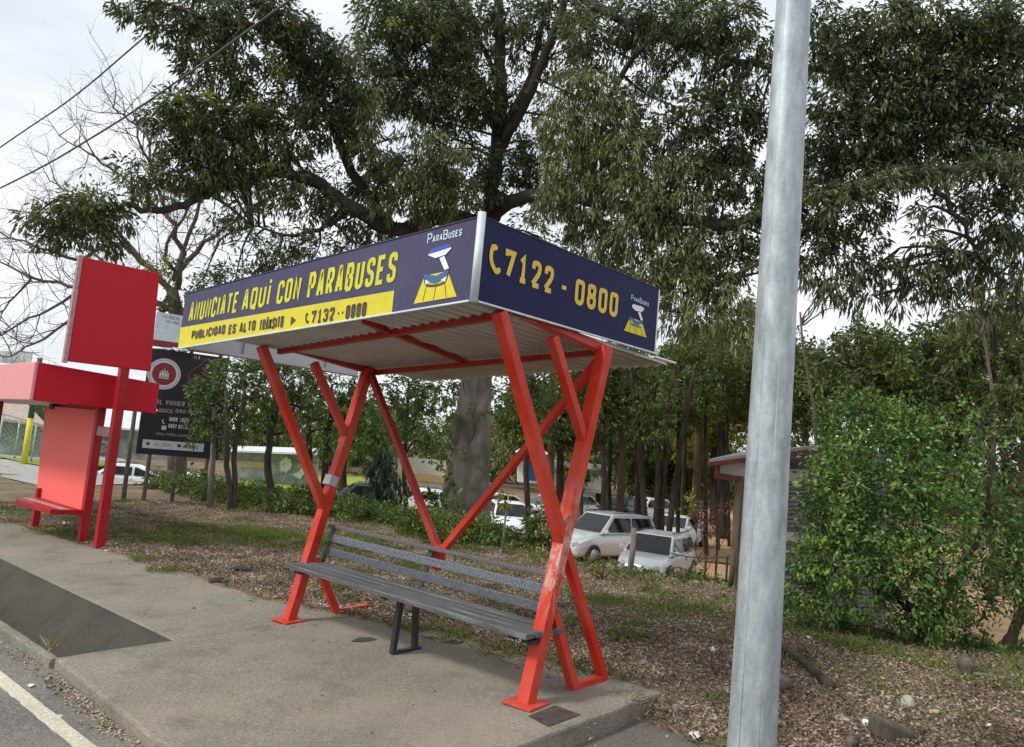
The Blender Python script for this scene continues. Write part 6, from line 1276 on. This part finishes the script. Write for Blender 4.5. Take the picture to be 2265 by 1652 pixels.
# ================================================================== parked cars
M['silver'] = plain('silver_car_paint', (.60, .62, .63), .25, .35, .03, 2, .6); M['carwhite'] = plain('white_car_paint', (.84, .86, .87), .25, .05, .03, 2, .6)
M['cardark'] = plain('dark_car_paint', (.045, .05, .055), .22, .4, .05, 2, .6); M['lamp'] = plain('headlamp_glass', (.62, .66, .70), .12, .3, .1, 20, .8)
M['redlamp'] = plain('red_lamp_glass', (.35, .02, .02), .2, 0, .1)
def car(name, label, paint, L=3.9, Wd=1.66, Hh=1.5, hood=.26, wag=.93, u=0, t=25, ang=30, belt=.93, cat='car'):
    """front toward +x; lofted shell, separate glass, wheels, lamps, mirrors; ang = heading turned from facing the camera"""
    th = thing(name, label, cat, (0, 0, 0), 'cars parked in the dirt car park'); w = Wd/2; m = MB()
    xs_ = [-.5, -.485, -.44, -.30, -.10, .10, .5-hood-.06, .5-hood+.03, .40, .465, .492, .5]
    top = [belt*.66, belt*.98, belt*1.02, belt*1.01, belt, belt*.985, belt*.98, belt*.965, belt*.84, belt*.72, belt*.60, belt*.46]
    wid = [.80, .90, .97, 1.0, 1.0, 1.0, 1.0, .995, .96, .88, .80, .72]; V = []; k = 13
    for x, tp, wi in zip(xs_, top, wid):
        W_ = w*wi; zb = .20 if abs(x) < .48 else .26
        ring = [(0, zb), (W_*.80, zb), (W_*.95, zb+.08), (W_, tp*.50), (W_*.995, tp*.72), (W_*.96, tp*.93), (W_*.86, tp), (0, tp*1.03)]
        full = [(y, z) for y, z in ring]+[(-y, z) for y, z in ring[-2:0:-1]]
        V += [(x*L, y, z) for y, z in full]
    k = 14; nS = len(xs_); Fq = [(i*k+j, (i+1)*k+j, (i+1)*k+(j+1) % k, i*k+(j+1) % k) for i in range(nS-1) for j in range(k)]
    Fq += [tuple(range(k)), tuple((nS-1)*k+j for j in range(k-1, -1, -1))]
    m.add(V, Fq, True)
    # roof and pillars
    xf0, xf1 = (.5-hood)*L, (.5-hood-.17)*L; xr1, xr0 = (-.5+.06+(1-wag)*1.6)*L, (-.5+.03)*L
    wb, wt = w*.94, w*.76; zb, zt = belt*.97, Hh
    cab = [(xf0, wb, zb), (xf1, wt, zt-.05), ((xf1+xr1)/2, wt*1.01, zt), (xr1, wt*.97, zt-.06), (xr0, wb*.93, zb)]
    V = [(x, y, z) for x, y, z in cab]+[(x, -y, z) for x, y, z in cab]
    m.add(V, [(0, 1, 2, 3, 4), (9, 8, 7, 6, 5), (0, 5, 6, 1), (1, 6, 7, 2), (2, 7, 8, 3), (3, 8, 9, 4)], False)
    b = m.build('body', M[paint], th, .05, 3)
    b.data.polygons.foreach_set('use_smooth', [True]*len(b.data.polygons))
    pf = lambda s, q, e=.012: None
    def lerp(a, c, s): return tuple(a[i]+(c[i]-a[i])*s for i in range(3))
    def pane(nm, A_, B_, C_, D_, off, ins=.09, mat='glass'):
        A_, B_, C_, D_ = [Vector(p) for p in (A_, B_, C_, D_)]; c = (A_+B_+C_+D_)/4; q = [p+(c-p)*ins+Vector(off) for p in (A_, B_, C_, D_)]
        mm = MB(); q2 = [p-Vector(off)*2.0 for p in q]; mm.add(q+q2, [(0, 1, 2, 3), (7, 6, 5, 4), (0, 4, 5, 1), (1, 5, 6, 2), (2, 6, 7, 3), (3, 7, 4, 0)]); mm.build(nm, M[mat], th)
    pane('windscreen', (xf0, wb, zb+.03), (xf1, wt, zt-.07), (xf1, -wt, zt-.07), (xf0, -wb, zb+.03), (.022, 0, .014), .09)
    pane('rear_window', (xr0, wb*.93, zb+.05), (xr0, -wb*.93, zb+.05), (xr1, -wt*.97, zt-.09), (xr1, wt*.97, zt-.09), (-.022, 0, .01), .12)
    for sgn in (1, -1):
        xm = (xf0+xr0)*.5-.05
        def sp(x, s):      # on the side plane
            return (x, sgn*(wb+(wt-wb)*s), zb+(zt-.05-zb)*s)
        pane('side_window', sp(xf0-.10*L*.6, .08), sp(xm, .08), sp(xm, .86), sp(xf1-.03, .86), (0, sgn*.016, .006), .04)
        pane('side_window', sp(xm-.07, .08), sp(xr0+.32, .08), sp(xr1+.12, .86), sp(xm-.07, .86), (0, sgn*.016, .006), .04)
        mm = MB(); mm.beam((xf0-.20, sgn*(wb+.02), zb+.06), (xf0-.16, sgn*(wb+.20), zb+.12), .10, .13); mm.build('mirror', M[paint], th, .03, 2)
        for xw in (.5-.17, -.5+.17):
            c = xw*L; r = .315
            mm = MB(); mm.tube([(c, sgn*(w-.10), r), (c, sgn*(w+.006), r)], r*1.13, 22); mm.build('wheel_arch', M['black'], th)
            mm = MB(); mm.tube([(c, sgn*(w-.16), r), (c, sgn*(w+.018), r)], r, 22); wh = mm.build('wheel', M['tyre'], th, .02)
            mm = MB(); mm.tube([(c, sgn*(w-.02), r), (c, sgn*(w+.026), r)], r*.62, 14)
            mm.build('rim', M['rim'], wh)
        mm = MB(); mm.beam((.455*L, sgn*w*.72, belt*.665), (.488*L, sgn*w*.52, belt*.60), .30, .15, (0, 0, 1), 0); mm.build('headlight', M['lamp'], th, .03, 2)
        mm = MB(); mm.beam((-.487*L, sgn*w*.80, belt*.92), (-.49*L, sgn*w*.80, belt*.62), .12, .10); mm.build('tail_light', M['redlamp'], th, .02)
        mm = MB(); mm.box((xm-.012, sgn*(w*.985)-.012, .34), (xm+.0, sgn*(w*.985)+.014, belt*.9)); mm.build('door_seam', M['black'], th)
        mm = MB(); mm.beam((xr1+.1, sgn*wt*.90, zt+.035), (xf1-.1, sgn*wt*.90, zt+.03), .03, .025); mm.build('roof_rail', M['black'], th)
    mm = MB(); mm.box((.480*L, -w*.48, belt*.44), (.503*L, w*.48, belt*.55)); mm.build('grille', M['black'], th, .01)
    mm = MB(); mm.box((.49*L, -w*.60, .26), (.507*L, w*.60, .36)); mm.build('lower_grille', M['black'], th, .01)
    mm = MB(); mm.box((.507*L, -.16, .40), (.514*L, .16, .50)); mm.build('number_plate', M['white'], th)
    g = ground_at(u, t); h = -FW*math.cos(math.radians(ang))-AX*math.sin(math.radians(ang))
    th.location = (g[0], g[1], g[2]+.02); th.rotation_euler = (0, 0, math.atan2(h[1], h[0])); return th
car('parked_car', 'silver small hatchback behind the pale stake, nearest the bank', 'silver', 3.7, 1.66, 1.52, .20, .97, 1452, 25, 30)
car('parked_car', 'white sporty coupe-backed car parked beyond the silver hatchback', 'carwhite', 4.2, 1.74, 1.45, .25, .85, 1494, 36, 34)
car('parked_car', 'big silver wagon with a roof rail half hidden by the near red frame', 'silver', 4.6, 1.80, 1.74, .24, .97, 1335, 29, 50, 1.05)
car('parked_car', 'white hatchback behind the thin yellow-green sapling', 'carwhite', 3.8, 1.66, 1.50, .22, .95, 1120, 34, -8)
car('parked_car', 'white car at the back between the red brace and the near shelter post', 'carwhite', 4.2, 1.7, 1.46, .25, .86, 1212, 43, 60)
car('parked_car', 'grey car at the back behind the silver wagon windscreen', 'silver', 4.2, 1.7, 1.5, .25, .9, 1262, 47, 40)
car('parked_car', 'dark car with a white roof rail left of the forked black tree', 'cardark', 4.3, 1.75, 1.62, .24, .95, 1368, 45, 35)
car('parked_car', 'white wagon right behind the forked black tree', 'carwhite', 4.4, 1.75, 1.55, .24, .93, 1425, 50, 50)
car('parked_car', 'black hatchback beside the dark conical shrub', 'cardark', 4.0, 1.68, 1.5, .24, .92, 795, 38, 75)
car('parked_car', 'white car behind the left brace of the shelter', 'carwhite', 4.2, 1.7, 1.46, .25, .86, 935, 39, 70)
car('parked_car', 'white car half hidden by the foot of the great trunk', 'carwhite', 4.2, 1.7, 1.46, .25, .88, 1085, 41, 60)
car('parked_car', 'white saloon seen between the two red posts on the left', 'carwhite', 4.3, 1.7, 1.44, .25, .84, 262, 36, 70)
car('parked_car', 'white saloon under the charcoal billboard', 'carwhite', 4.3, 1.7, 1.44, .25, .84, 388, 35, 62)



tree('bank_tree', 'dark leafy tree on the slope behind the right part of the roadside shrub', 2215, 11, 1000, 14, [(2180, 930, 44, 11, .8), (2240, 900, 44, 11, .9), (2265, 980, 44, 11, .9), (2200, 1010, 46, 11, .9), (2250, 1070, 44, 11, .9), (2190, 1100, 44, 11, .8), (2240, 1160, 46, 11, .9), (2130, 1180, 34, 11, .6), (2200, 1220, 44, 11, .8), (2255, 1250, 40, 11, .8), (2210, 850, 30, 11, .5)], 'leaf_wood', 'bark_dark', (.085, .036), seed=301, cover=3.2)
